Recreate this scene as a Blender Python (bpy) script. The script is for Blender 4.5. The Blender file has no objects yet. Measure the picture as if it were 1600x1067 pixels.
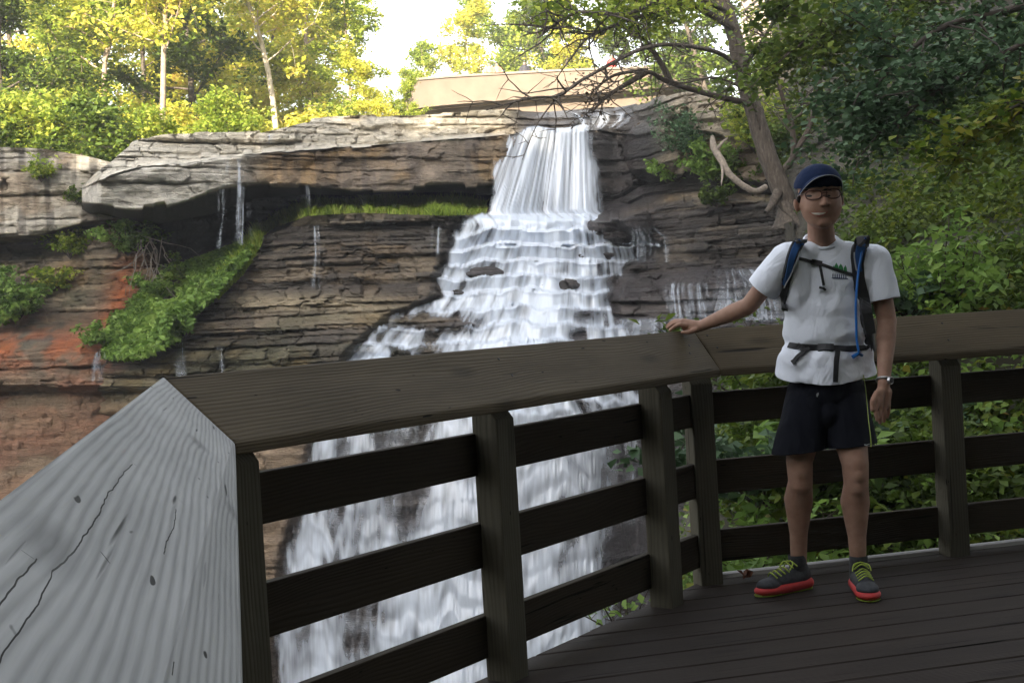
import bpy, bmesh, math, random
import numpy as np
from mathutils import Vector, Matrix, noise as mnoise
from mathutils.bvhtree import BVHTree
random.seed(7); RNG = np.random.default_rng(7)
S = bpy.context.scene; COL = S.collection; R = math.radians
# ---------------------------------------------------------------- camera
CAMH = 1.23; FPX = 2000.0; PITCH = 0.0178; ROLL = 0.0592
cF = Vector((0, math.cos(PITCH), -math.sin(PITCH))); _u0 = Vector((0, math.sin(PITCH), math.cos(PITCH)))
cR = Vector((1, 0, 0))*math.cos(ROLL) - _u0*math.sin(ROLL); cU = Vector((1, 0, 0))*math.sin(ROLL) + _u0*math.cos(ROLL)
CP = Vector((0, 0, CAMH))
cd = bpy.data.cameras.new('camera'); cam = bpy.data.objects.new('camera', cd); COL.objects.link(cam)
cd.sensor_width = 36; cd.lens = FPX/1600*36; cd.clip_start = 0.02; cd.clip_end = 2000
cam.matrix_world = Matrix(((cR.x, cU.x, -cF.x, 0), (cR.y, cU.y, -cF.y, 0), (cR.z, cU.z, -cF.z, CAMH), (0, 0, 0, 1)))
S.camera = cam
# ---------------------------------------------------------------- light
SUN_EL = R(18); SUN_AZ = R(196)      # direction the light comes from, clockwise from +Y
w = bpy.data.worlds.new('World'); S.world = w; w.use_nodes = True
wn = w.node_tree.nodes; wl = w.node_tree.links; bg = wn['Background']
sky = wn.new('ShaderNodeTexSky'); sky.sky_type = 'NISHITA'; sky.sun_disc = False
sky.sun_elevation = SUN_EL; sky.sun_rotation = SUN_AZ; sky.dust_density = 3.0; sky.air_density = 1.0; sky.ozone_density = 0.6
hs = wn.new('ShaderNodeHueSaturation'); hs.inputs['Saturation'].default_value = 0.30
wl.new(sky.outputs[0], hs.inputs['Color']); wl.new(hs.outputs[0], bg.inputs[0]); bg.inputs[1].default_value = 0.15
sd = bpy.data.lights.new('sun', 'SUN'); sd.energy = 5.0; sd.angle = R(0.5); sd.color = (1, .86, .64)
so = bpy.data.objects.new('sun', sd); COL.objects.link(so)
sv = Vector((math.sin(SUN_AZ)*math.cos(SUN_EL), math.cos(SUN_AZ)*math.cos(SUN_EL), math.sin(SUN_EL)))
so.rotation_euler = (-sv).to_track_quat('-Z', 'Y').to_euler(); so.location = (0, -40, 60)
vs = S.view_settings; vs.view_transform = 'Standard'; vs.look = 'None'; vs.gamma = 1; vs.exposure = 2.25
# ---------------------------------------------------------------- helpers
def hor(px): return 533.5 - FPX*math.tan(PITCH) - math.tan(ROLL)*(px-800)
def ray(px, py): return cF + cR*((px-800)/FPX) + cU*((533.5-py)/FPX)
def P(px, py, Y):
    d = ray(px, py); return CP + d*(Y/d.y)
def PZ(px, py, z):
    d = ray(px, py); return CP + d*((z-CAMH)/d.z)
def PP(px, py, Y):          # vectorised
    a = (px-800)/FPX; b = (533.5-py)/FPX
    dx = cF.x+cR.x*a+cU.x*b; dy = cF.y+cR.y*a+cU.y*b; dz = cF.z+cR.z*a+cU.z*b
    t = Y/dy; return np.stack([dx*t, Y+0*t, CAMH+dz*t], -1)
def proj(v):
    d = Vector(v)-CP; z = d.dot(cF); return 800+FPX*d.dot(cR)/z, 533.5-FPX*d.dot(cU)/z
def tag(o, label=None, cat=None, group=None, kind=None):
    if label: o['label'] = label
    if cat: o['category'] = cat
    if group: o['group'] = group
    if kind: o['kind'] = kind
    return o
def empty(name, loc=(0, 0, 0), label=None, cat=None, group=None):
    o = bpy.data.objects.new(name, None); COL.objects.link(o); o.location = loc; o.empty_display_size = .2
    return tag(o, label, cat, group)
def link(name, me, mat=None, parent=None, loc=None):
    o = bpy.data.objects.new(name, me); COL.objects.link(o)
    if mat is not None:
        me.materials.clear(); me.materials.append(mat)
    if parent is not None:
        o.parent = parent
        o.matrix_parent_inverse = Matrix.Translation(parent.location).inverted() if parent.type == 'EMPTY' and parent.parent is None else Matrix()
    if loc is not None: o.location = loc
    return o
def mesh_np(verts, faces, smooth=False):
    me = bpy.data.meshes.new('m'); V = np.asarray(verts, dtype=np.float32); Fq = np.asarray(faces, dtype=np.int32)
    k = Fq.shape[1]; me.vertices.add(len(V)); me.vertices.foreach_set('co', V.ravel())
    me.loops.add(Fq.size); me.loops.foreach_set('vertex_index', Fq.ravel())
    me.polygons.add(len(Fq)); me.polygons.foreach_set('loop_start', np.arange(0, Fq.size, k, dtype=np.int32))
    me.polygons.foreach_set('loop_total', np.full(len(Fq), k, dtype=np.int32))
    if smooth: me.polygons.foreach_set('use_smooth', np.ones(len(Fq), dtype=bool))
    me.update(calc_edges=True); me.validate(); return me
def attr(me, name, arr, typ='FLOAT'):
    a = me.attributes.new(name, 'FLOAT_COLOR' if typ == 'COL' else 'FLOAT', 'POINT')
    if typ == 'COL':
        c = np.ones((len(arr), 4), dtype=np.float32); c[:, :3] = arr; a.data.foreach_set('color', c.ravel())
    else: a.data.foreach_set('value', np.asarray(arr, dtype=np.float32))
def grid_faces(nr, nc, keep=None):
    i = np.arange(nr-1)[:, None]*nc+np.arange(nc-1)[None, :]
    f = np.stack([i, i+nc, i+nc+1, i+1], -1)
    if keep is not None: f = f[keep]
    return f.reshape(-1, 4)
_LT = np.random.default_rng(11).random((256, 256)).astype(np.float32)
def vn(x, y, seed=0):        # value noise, 2-D, 0..1
    x = np.asarray(x)+seed*17.31; y = np.asarray(y)+seed*9.77
    xi = np.floor(x).astype(int); yi = np.floor(y).astype(int); fx = x-xi; fy = y-yi
    fx = fx*fx*(3-2*fx); fy = fy*fy*(3-2*fy)
    a = _LT[xi & 255, yi & 255]; b = _LT[(xi+1) & 255, yi & 255]; c = _LT[xi & 255, (yi+1) & 255]; d = _LT[(xi+1) & 255, (yi+1) & 255]
    return (a*(1-fx)+b*fx)*(1-fy)+(c*(1-fx)+d*fx)*fy
def fbm(x, y, oc=4, seed=0):
    s = 0; a = .5; t = 0
    for k in range(oc): s = s+a*vn(x*2**k, y*2**k, seed+k*3); t += a; a *= .55
    return s/t
def sstep(a, b, x):
    t = np.clip((x-a)/(b-a), 0, 1); return t*t*(3-2*t)
# ---------------------------------------------------------------- materials
class NT:
    def __init__(s, name):
        s.m = bpy.data.materials.new(name); s.m.use_nodes = True; s.n = s.m.node_tree.nodes; s.l = s.m.node_tree.links
        s.b = s.n['Principled BSDF']; s.out = s.n['Material Output']
    def node(s, t, **k):
        o = s.n.new('ShaderNode'+t)
        for a, v in k.items(): setattr(o, a, v)
        return o
    def put(s, sock, v):
        if isinstance(v, bpy.types.NodeSocket): s.l.new(v, sock)
        elif isinstance(v, (tuple, list)) and len(v) == 3 and sock.type == 'RGBA': sock.default_value = (*v, 1)
        else: sock.default_value = v
    def coord(s, kind='Object'): return s.node('TexCoord').outputs[kind]
    def mapping(s, v, scale=(1, 1, 1), loc=(0, 0, 0), rot=(0, 0, 0)):
        m = s.node('Mapping'); s.l.new(v, m.inputs[0]); m.inputs[1].default_value = loc; m.inputs[2].default_value = rot; m.inputs[3].default_value = scale; return m.outputs[0]
    def noise(s, v, scale=5, detail=4, rough=.55, dist=0):
        m = s.node('TexNoise'); s.l.new(v, m.inputs['Vector']); m.inputs['Scale'].default_value = scale; m.inputs['Detail'].default_value = detail
        m.inputs['Roughness'].default_value = rough; m.inputs['Distortion'].default_value = dist; return m.outputs[0]
    def ramp(s, f, stops):
        m = s.node('ValToRGB'); s.put(m.inputs[0], f); e = m.color_ramp.elements
        while len(e) < len(stops): e.new(.5)
        for i, (p, c) in enumerate(stops):
            e[i].position = p; e[i].color = (*c, 1) if isinstance(c, (tuple, list)) else (c, c, c, 1)
        return m.outputs[0]
    def math(s, op, a, b=0.0, c=None):
        m = s.node('Math', operation=op); s.put(m.inputs[0], a); s.put(m.inputs[1], b)
        if c is not None: s.put(m.inputs[2], c)
        return m.outputs[0]
    def mix(s, f, a, b, mode='MIX'):
        m = s.node('Mix', data_type='RGBA', blend_type=mode); s.put(m.inputs[0], f); s.put(m.inputs[6], a); s.put(m.inputs[7], b); return m.outputs[2]
    def attr(s, name, out='Color'):
        m = s.node('Attribute'); m.attribute_name = name; return m.outputs[out]
    def bump(s, h, strength=.5, dist=.02, nrm=None):
        m = s.node('Bump'); m.inputs['Strength'].default_value = strength; m.inputs['Distance'].default_value = dist; s.l.new(h, m.inputs['Height'])
        if nrm is not None: s.l.new(nrm, m.inputs['Normal'])
        s.l.new(m.outputs[0], s.b.inputs['Normal']); return m.outputs[0]
    def set(s, **k):
        mp = dict(col='Base Color', rough='Roughness', metal='Metallic', spec='Specular IOR Level', sss='Subsurface Weight', trans='Transmission Weight', alpha='Alpha', sheen='Sheen Weight')
        for a, v in k.items(): s.put(s.b.inputs[mp[a]], v)
        return s.m
def plain(name, col, rough=.6, var=.12, scale=30, **k):
    t = NT(name); n = t.noise(t.coord(), scale, 3)
    lo = tuple(c*(1-var) for c in col); hi = tuple(min(1, c*(1+var)) for c in col)
    return t.set(col=t.ramp(n, [(.3, lo), (.7, hi)]), rough=rough, **k)
def leafmat(name, cols, trans=.45, rough=.5):
    t = NT(name); g = t.node('NewGeometry'); r = g.outputs['Random Per Island']
    n = t.noise(t.node('NewGeometry').outputs['Position'], .45, 3)
    f = t.math('ADD', t.math('MULTIPLY', r, .55), t.math('MULTIPLY', t.math('SUBTRACT', n, .28), .9))
    st = [(.12+.76*i/(len(cols)-1), c) for i, c in enumerate(cols)]
    c = t.ramp(f, st); t.set(col=c, rough=rough, spec=.3)
    tr = t.node('BsdfTranslucent'); t.l.new(c, tr.inputs[0]); mx = t.node('MixShader'); mx.inputs[0].default_value = trans
    t.l.new(t.b.outputs[0], mx.inputs[1]); t.l.new(tr.outputs[0], mx.inputs[2]); t.l.new(mx.outputs[0], t.out.inputs[0]); return t.m
def woodmat(name, dark, light, ring=.012, warp=.05, crack=.5, rough=.75, knot=True, moss=None, bstr=.5, sw=.2, splits=()):
    t = NT(name); oc = t.coord(); oi = t.node('ObjectInfo').outputs['Random']
    off = t.node('CombineXYZ'); t.put(off.inputs[0], t.math('MULTIPLY', oi, 37.)); t.put(off.inputs[1], t.math('MULTIPLY', oi, 3.1))
    va = t.node('VectorMath', operation='ADD'); t.l.new(oc, va.inputs[0]); t.l.new(off.outputs[0], va.inputs[1]); v = va.outputs[0]
    sp = t.node('SeparateXYZ'); t.l.new(v, sp.inputs[0])
    n1 = t.noise(t.mapping(v, (.9, 4.0, 4.0)), 1.3, 2, .4)
    n2 = t.noise(t.mapping(v, (3.0, 14.0, 14.0)), 1.0, 2, .5)
    yy = t.math('ADD', sp.outputs[1], t.math('MULTIPLY', sp.outputs[2], .7))
    yy = t.math('ADD', yy, t.math('MULTIPLY', n1, warp*4)); yy = t.math('ADD', yy, t.math('MULTIPLY', n2, ring*.8))
    if knot:
        vo = t.node('TexVoronoi'); vo.voronoi_dimensions = '2D'; t.l.new(t.mapping(v, (1.1, 3.2, 1)), vo.inputs['Vector']); vo.inputs['Scale'].default_value = 1.0
        kd = t.math('DIVIDE', .0014, t.math('ADD', vo.outputs['Distance'], .12)); yy = t.math('ADD', yy, kd)
    s = t.math('SINE', t.math('MULTIPLY', yy, 6.283/ring)); s = t.math('MULTIPLY_ADD', s, .5, .5); s = t.math('POWER', s, 1.6)
    fib = t.noise(t.mapping(v, (4, 160, 160)), 1.0, 3, .6)
    st = t.noise(t.mapping(v, (1.3, 5, 5)), 1.1, 4, .6)
    f = t.math('ADD', t.math('MULTIPLY', s, sw), t.math('MULTIPLY', fib, .60-sw*.6)); f = t.math('ADD', f, t.math('MULTIPLY', t.math('SUBTRACT', st, .5), .9))
    c = t.ramp(f, [(.1, light), (.85, dark)])
    cr = t.noise(t.mapping(v, (1.6, 42, 42)), 1.0, 2, .5, .4); cm = t.ramp(cr, [(.70-.05*crack, 0.0), (.735-.04*crack, 1.0)])
    c = t.mix(t.math('MULTIPLY', cm, .85), c, tuple(x*.12 for x in dark))
    fl = t.noise(t.mapping(v, (16, 60, 60)), 1.0, 1, .4); fm = t.ramp(fl, [(.76, 0.0), (.79, 1.0)]); c = t.mix(fm, c, tuple(x*.2 for x in dark))
    if splits:                                                       # long drying cracks: (x0, y0, x1, y1, width)
        so_ = t.node('SeparateXYZ'); t.l.new(oc, so_.inputs[0]); jn = t.noise(t.mapping(oc, (20, 20, 20)), 1, 2, .5); tot = None
        for x0, y0, x1, y1, wd in splits:
            k_ = (y1-y0)/(x1-x0); lo_, hi_ = min(x0, x1), max(x0, x1); y_ = t.math('MULTIPLY_ADD', t.math('SUBTRACT', so_.outputs[0], x0), k_, y0)
            d_ = t.math('ABSOLUTE', t.math('ADD', t.math('SUBTRACT', so_.outputs[1], y_), t.math('MULTIPLY', t.math('SUBTRACT', jn, .5), .006)))
            m_ = t.math('LESS_THAN', d_, wd); m_ = t.math('MULTIPLY', m_, t.math('MULTIPLY', t.math('GREATER_THAN', so_.outputs[0], lo_), t.math('LESS_THAN', so_.outputs[0], hi_)))
            tot = m_ if tot is None else t.math('MAXIMUM', tot, m_)
        c = t.mix(tot, c, (.025, .024, .024)); cm = t.math('MAXIMUM', cm, tot)
    if knot:
        km = t.ramp(vo.outputs['Distance'], [(.03, 1.0), (.1, 0.0)]); c = t.mix(t.math('MULTIPLY', km, .45), c, tuple(x*.45 for x in dark))
    if moss: c = t.mix(t.ramp(t.noise(v, 3.1, 4), [(.45, 0.0), (.75, .6)]), c, moss)
    t.set(col=c, rough=rough, spec=.10)
    h = t.math('SUBTRACT', t.math('ADD', t.math('MULTIPLY', fib, .5), t.math('MULTIPLY', s, -.35)), t.math('MULTIPLY', cm, 1.6))
    t.bump(h, bstr, .004); return t.m
M = {}
M['leaf_yellow'] = leafmat('leaf_yellow', [(.20, .26, .025), (.40, .44, .05), (.58, .58, .08), (.68, .60, .13), (.60, .42, .12)], .5)
M['leaf_lime'] = leafmat('leaf_lime', [(.10, .16, .02), (.23, .32, .04), (.40, .46, .07), (.58, .56, .12)], .5)
M['leaf_green'] = leafmat('leaf_green', [(.035, .06, .010), (.07, .115, .018), (.12, .18, .026), (.20, .24, .035)], .4)
M['leaf_fresh'] = leafmat('leaf_fresh', [(.09, .16, .03), (.16, .27, .055), (.25, .38, .08), (.36, .48, .12)], .45)
M['leaf_blue'] = leafmat('leaf_blue', [(.030, .060, .026), (.06, .11, .05), (.11, .185, .09), (.18, .27, .15)], .3)
M['leaf_moss'] = leafmat('leaf_moss', [(.03, .05, .008), (.08, .115, .013), (.145, .19, .018), (.25, .27, .03)], .4)
M['leaf_vine'] = leafmat('leaf_vine', [(.05, .10, .015), (.12, .18, .02), (.24, .26, .03), (.32, .16, .06)], .45)
M['grass'] = leafmat('grass', [(.13, .20, .025), (.26, .38, .05), (.42, .53, .08), (.48, .44, .14)], .45)
M['bark'] = (lambda t: (t.set(col=t.ramp(t.noise(t.mapping(t.coord(), (9, 9, 2)), 2.2, 6, .65), [(.3, (.035, .026, .02)), (.55, (.09, .072, .057)), (.75, (.17, .145, .125))]), rough=.9), t.bump(t.noise(t.mapping(t.coord(), (14, 14, 2.5)), 2.5, 5, .65), .9, .03), t.m)[-1])(NT('bark'))
M['bark_pale'] = plain('bark_pale', (.26, .20, .15), .8, .35, 6)
M['bark_dark'] = plain('bark_dark', (.06, .045, .035), .85, .3, 9)
M['deadwood'] = plain('deadwood', (.24, .20, .165), .8, .35, 14)
M['forest_floor'] = plain('forest_floor', (.09, .085, .04), .95, .5, .6)
M['soil'] = plain('soil', (.045, .04, .025), .95, .5, 1.5)
M['wood_cap'] = woodmat('wood_cap', (.036, .028, .017), (.115, .091, .058), .012, .018, .6, .6)
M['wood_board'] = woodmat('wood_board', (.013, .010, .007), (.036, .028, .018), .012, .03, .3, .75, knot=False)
M['wood_post'] = woodmat('wood_post', (.030, .027, .019), (.095, .087, .064), .014, .02, .4, .75, moss=(.05, .044, .03))
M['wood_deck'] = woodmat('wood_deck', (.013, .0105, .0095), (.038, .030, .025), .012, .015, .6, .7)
# ================================================================ ROCK AND WATER
# every feature line of the cliff: column -> (image row, distance) pairs, lofted into a real 3-D face
def loft(cols, table, dpx, rows, jag={}):
    xs = np.array(cols, float); T = np.array(table, float)            # T[col, feature, (py, Y)]
    px = np.arange(xs[0], xs[-1]+.1, dpx); nf = T.shape[1]
    py_f = np.stack([np.interp(px, xs, T[:, k, 0]) for k in range(nf)]); Y_f = np.stack([np.interp(px, xs, T[:, k, 1]) for k in range(nf)])
    # soften the piecewise joints
    k = max(3, int(24/dpx)); ker = np.ones(k)/k
    sm = lambda a: np.stack([np.convolve(np.pad(r, k//2, mode='edge'), ker, 'same')[k//2:k//2+len(r)] for r in a])
    py_f, Y_f = sm(py_f), sm(Y_f)
    for kf, (wj, aj) in jag.items():                                  # broken, blocky edges
        c = px/wj+.35*np.sin(px/wj*2.1); b = np.floor(c); h = lambda q: _LT[(q.astype(int)*7+kf*31) & 255, (kf*13) & 255]; e = sstep(.86, 1, c-b)
        d_ = (h(b)*(1-e)+h(b+1)*e-.5)*2*aj; wt = sstep(px[0]+20, px[0]+50, px); py_f[kf] = py_f[kf]+d_*wt
    PY = []; YY = []; FI = []
    for j in range(nf-1):
        n = rows[j]
        for q in range(n):
            t = q/n; PY.append(py_f[j]*(1-t)+py_f[j+1]*t); YY.append(Y_f[j]*(1-t)+Y_f[j+1]*t); FI.append(np.full(len(px), j+t))
    PY.append(py_f[-1]); YY.append(Y_f[-1]); FI.append(np.full(len(px), nf-1.))
    return px, np.array(PY), np.array(YY), np.array(FI)
def hash1(a, s=0):
    a = np.asarray(a).astype(np.int64)*374761393+s*668265263; a = (a ^ (a >> 13))*1274126177; a = a ^ (a >> 16); return (a & 0xffff)/65535.
def strata(X, Z, thick, blockw, amp, seed, dip=.02, warp=.12, sharp=.12):
    """layered, broken rock: stepped offsets per bed and per block; returns offset towards viewer and a groove mask"""
    zz = (Z + dip*X + warp*(fbm(X*.22, Z*.15, 2, seed)-.5))/thick + .13*(fbm(X*3.2/thick**.5, Z*1.1/thick, 4, seed+12)-.5)
    zz = zz + .35*np.sin(zz*1.7+seed) + .2*np.sin(zz*.61+seed*2)
    L = np.floor(zz); fz = zz-L
    bw = blockw*(.4+hash1(L, seed+1)*1.6)
    xx = (X + (fbm(X*1.3, Z*1.3/thick, 3, seed+5)-.5)*.7*blockw)/bw + hash1(L, seed+2)*10
    xx = xx+.35*np.sin(xx*2.3+L)
    B = np.floor(xx); fx = xx-B
    off = hash1(L, seed+3)*.5 + hash1(L*131+B, seed+4)*.5
    ez = np.minimum(fz, 1-fz); ex = np.minimum(fx, 1-fx)*bw/thick
    gap = .25+.75*sstep(.4, .65, fbm(X*.6/thick**.5, Z*.8, 3, seed+15))
    gz = (1-sstep(0, sharp, ez))*gap; gx = (1-sstep(0, sharp*.8, ex))*(hash1(L*17+B, seed+9) > .25)*gap
    tilt = (hash1(L*77+B, seed+7)-.5)*(fx-.5)*.7+(hash1(L*57+B, seed+8)-.5)*(fz-.5)*.8
    return amp*(off+tilt) - amp*.36*np.maximum(gz, gx*.8), np.maximum(gz, gx*.7), L, B
ZF = [0, 1, 2, 3, 4, 5, 6, 7, 8, 9, 10]
MC = [128, 146, 205, 250, 330, 400, 480, 550, 700, 790, 850, 930, 965, 1010, 1060, 1100, 1200, 1340]
MT = [
 [(292,38.8),(294,38.8),(296,38.8),(314,38.8),(345,41),(500,41.5),(540,41),(570,39.5),(600,39),(612,39.5),(1300,37.6)],
 [(272,34.6),(276,34.5),(286,34.0),(317,34.0),(335,40.2),(500,41),(550,39),(575,38),(603,37.5),(614,38.2),(1300,36)],
 [(224,36.2),(250,35.6),(268,34.3),(322,34.5),(346,39.6),(460,40.5),(530,38),(567,37),(603,36.6),(614,37.4),(1300,35)],
 [(211,36.6),(242,36.3),(262,34.6),(322,34.8),(350,39.2),(420,40),(505,37),(560,36.2),(603,35.8),(614,36.6),(1300,34)],
 [(208,37.2),(240,37),(250,35.2),(297,35.4),(335,40),(380,40.6),(440,37.6),(500,36.4),(570,35.7),(606,36.2),(1300,33.8)],
 [(207,37.7),(236,37.5),(243,36.1),(286,36.3),(310,40.6),(362,40.8),(374,38.3),(455,37.2),(540,35.6),(600,35.2),(1300,33.5)],
 [(188,38.4),(229,38.2),(235,36.8),(290,36.8),(304,41),(322,41),(338,38.1),(452,37.1),(545,35.2),(600,34.9),(1300,32.8)],
 [(183,39),(226,38.8),(230,37.4),(299,37.3),(306,41.2),(317,41.2),(332,38),(452,37),(548,35),(600,34.5),(1300,32)],
 [(175,40),(214,39.8),(219,38.6),(291,38.3),(300,41.4),(316,41.4),(336,38.3),(466,36.9),(560,34.8),(625,34),(1300,31)],
 [(173,40.8),(207,40.4),(211,39.3),(292,39.6),(305,41.3),(322,41.3),(342,38.4),(466,36.5),(580,34.2),(645,33.6),(1300,31)],
 [(175,42),(200,40.6),(205,40.1),(300,40.4),(312,41.2),(330,41),(345,38.5),(466,36.4),(580,34.1),(650,33.6),(1300,31)],
 [(168,42.5),(196,40.6),(202,40.2),(300,40.6),(315,41.2),(330,41),(345,38.7),(466,36.4),(580,34.2),(650,33.6),(1300,31)],
 [(170,42),(200,40.8),(212,40.9),(300,41.2),(312,41.4),(325,41),(345,39),(440,37.4),(560,34.8),(640,34),(1300,31.5)],
 [(160,40),(190,39.6),(215,39.7),(268,40.4),(285,41.2),(302,41),(330,39.3),(420,38.3),(520,35.4),(620,34.4),(1300,32)],
 [(143,38.2),(170,37.8),(205,37.8),(268,38.2),(285,39.4),(300,39.2),(315,38.4),(415,37.9),(520,35),(610,34),(1300,32)],
 [(140,37.4),(175,37),(210,37),(272,37.2),(288,38),(296,38),(312,37.2),(415,37.4),(515,34.8),(600,33.8),(1300,32)],
 [(170,36),(200,35.8),(235,35.6),(285,35.6),(296,36.2),(302,36.2),(316,35.4),(412,35.8),(505,34),(600,33),(1300,31)],
 [(190,34),(220,33.8),(250,33.6),(285,33.6),(296,34),(304,34),(318,33.6),(412,33.4),(505,32),(600,31),(1300,29)]]
mpx, mPY, mY, mFI = loft(MC, MT, 1.7, [26, 14, 44, 22, 24, 22, 74, 60, 40, 170], jag={0: (34, 3.0), 1: (22, 4.0), 2: (46, 2.5), 3: (27, 5.0), 6: (19, 3.0)})
mPX = np.broadcast_to(mpx, mPY.shape)
WY = [176, 190, 200, 215, 240, 280, 330, 345, 365, 385, 420, 465, 490, 510, 545, 600, 680, 760, 860, 960, 1100, 1290]
WL = [868, 850, 822, 795, 780, 766, 760, 722, 708, 702, 688, 682, 612, 590, 550, 520, 492, 474, 445, 434, 428, 420]
WR = [962, 935, 925, 930, 933, 937, 942, 962, 985, 1040, 975, 958, 962, 985, 1000, 1012, 1010, 1005, 1002, 1000, 1000, 1000]
def bankmask(PX, PY): return sstep(-14, 10, np.minimum(PX-np.interp(PY, WY, WL), np.interp(PY, WY, WR)-PX))
def rockify(PX, PY, Y, FI, ampf, seed):
    W = PP(PX, PY, Y); X, Z = W[..., 0], W[..., 2]
    a1, g1, L1, B1 = strata(X, Z, .62, 2.3, 1, seed, warp=.22)
    a2, g2, L2, B2 = strata(X, Z, .21, .75, 1, seed+20, warp=.10, sharp=.16)
    a3, g3, L3, B3 = strata(X, Z, .075, .5, 1, seed+40, warp=.06, sharp=.2)
    A1, A2, A3, AN = ampf(PX, PY, FI)
    off = A1*a1+A2*a2+A3*a3 + AN*((fbm(X*.9, Z*1.2, 4, seed+3)-.5)*.9+np.abs(vn(X*.75, Z*.9, seed+5)-.5)*1.5+np.abs(vn(X*1.9, Z*2.3, seed+6)-.5)*.7-.5) + .05*(fbm(X*5, Z*7, 3, seed+8)-.5)
    Y2 = Y-off
    gro = np.maximum(g1*(A1 > .05), g2*(A2 > .02)*.8)
    px_j = 0
    return PP(PX, PY, Y2), Y2, X, Z, gro, (L1, B1, L2, B2, L3)
def amp_main(PX, PY, FI):
    slab = sstep(1.9, 2.05, FI)*(1-sstep(2.95, 3.1, FI)); top = 1-sstep(1.85, 2., FI)
    cave = sstep(3.0, 3.3, FI)*(1-sstep(4.9, 5.2, FI))
    mid = sstep(5.8, 6.02, FI); low = sstep(8.9, 9.2, FI); casc = sstep(720, 790, PX)*(1-sstep(1060, 1120, PX))
    rightb = sstep(1000, 1060, PX)*(1-mid)
    fl_ = bankmask(PX, PY)*mid
    A1 = .55*top+.34*slab*(1-rightb)+.35*cave+.62*mid*(1-low*.5)*(1-.6*fl_)+.3*rightb*slab
    A2 = .26*top+.10*slab+.15*cave+.34*mid*(1-low*.6)*(1-.5*casc)
    A3 = .03*top+.02*slab+.05*cave+.12*mid*(1-casc*.6)
    AN = .12*top+.38*slab+.2*cave+.10*mid+.1*low
    return A1, A2, A3, AN
mYW = mY.copy()
mY = mY+bankmask(mPX, mPY)*sstep(5.9, 6.2, mFI)*.55
mV, mY2, mX, mZ, mG, mI = rockify(mPX, mPY, mY, mFI, amp_main, 3)
def bumpoff(V, Y2, PX, PY, blobs):
    for cx, cy, rx, ry, h in blobs:
        d = 1-((PX-cx)/rx)**2-((PY-cy)/ry)**2; Y2 = Y2-np.where(d > 0, h*np.sqrt(np.clip(d, 0, 1)), 0)
    return PP(PX, PY, Y2), Y2
BOULD = [(752, 354, 36, 16, .55), (905, 364, 36, 22, .5), (968, 352, 52, 34, 1.3), (852, 385, 40, 22, .3), (800, 388, 34, 20, .3), (700, 510, 45, 16, .5), (760, 425, 36, 18, .6), (870, 440, 50, 16, .6), (930, 395, 40, 18, .7), (1030, 160, 45, 34, 1.0), (1020, 235, 45, 50, .8), (870, 188, 36, 14, .6)]
mV, mY2 = bumpoff(mV, mY2, mPX, mPY, BOULD)
def lerpc(a, b, t): return a*(1-t[..., None])+np.array(b)*t[..., None]
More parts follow.
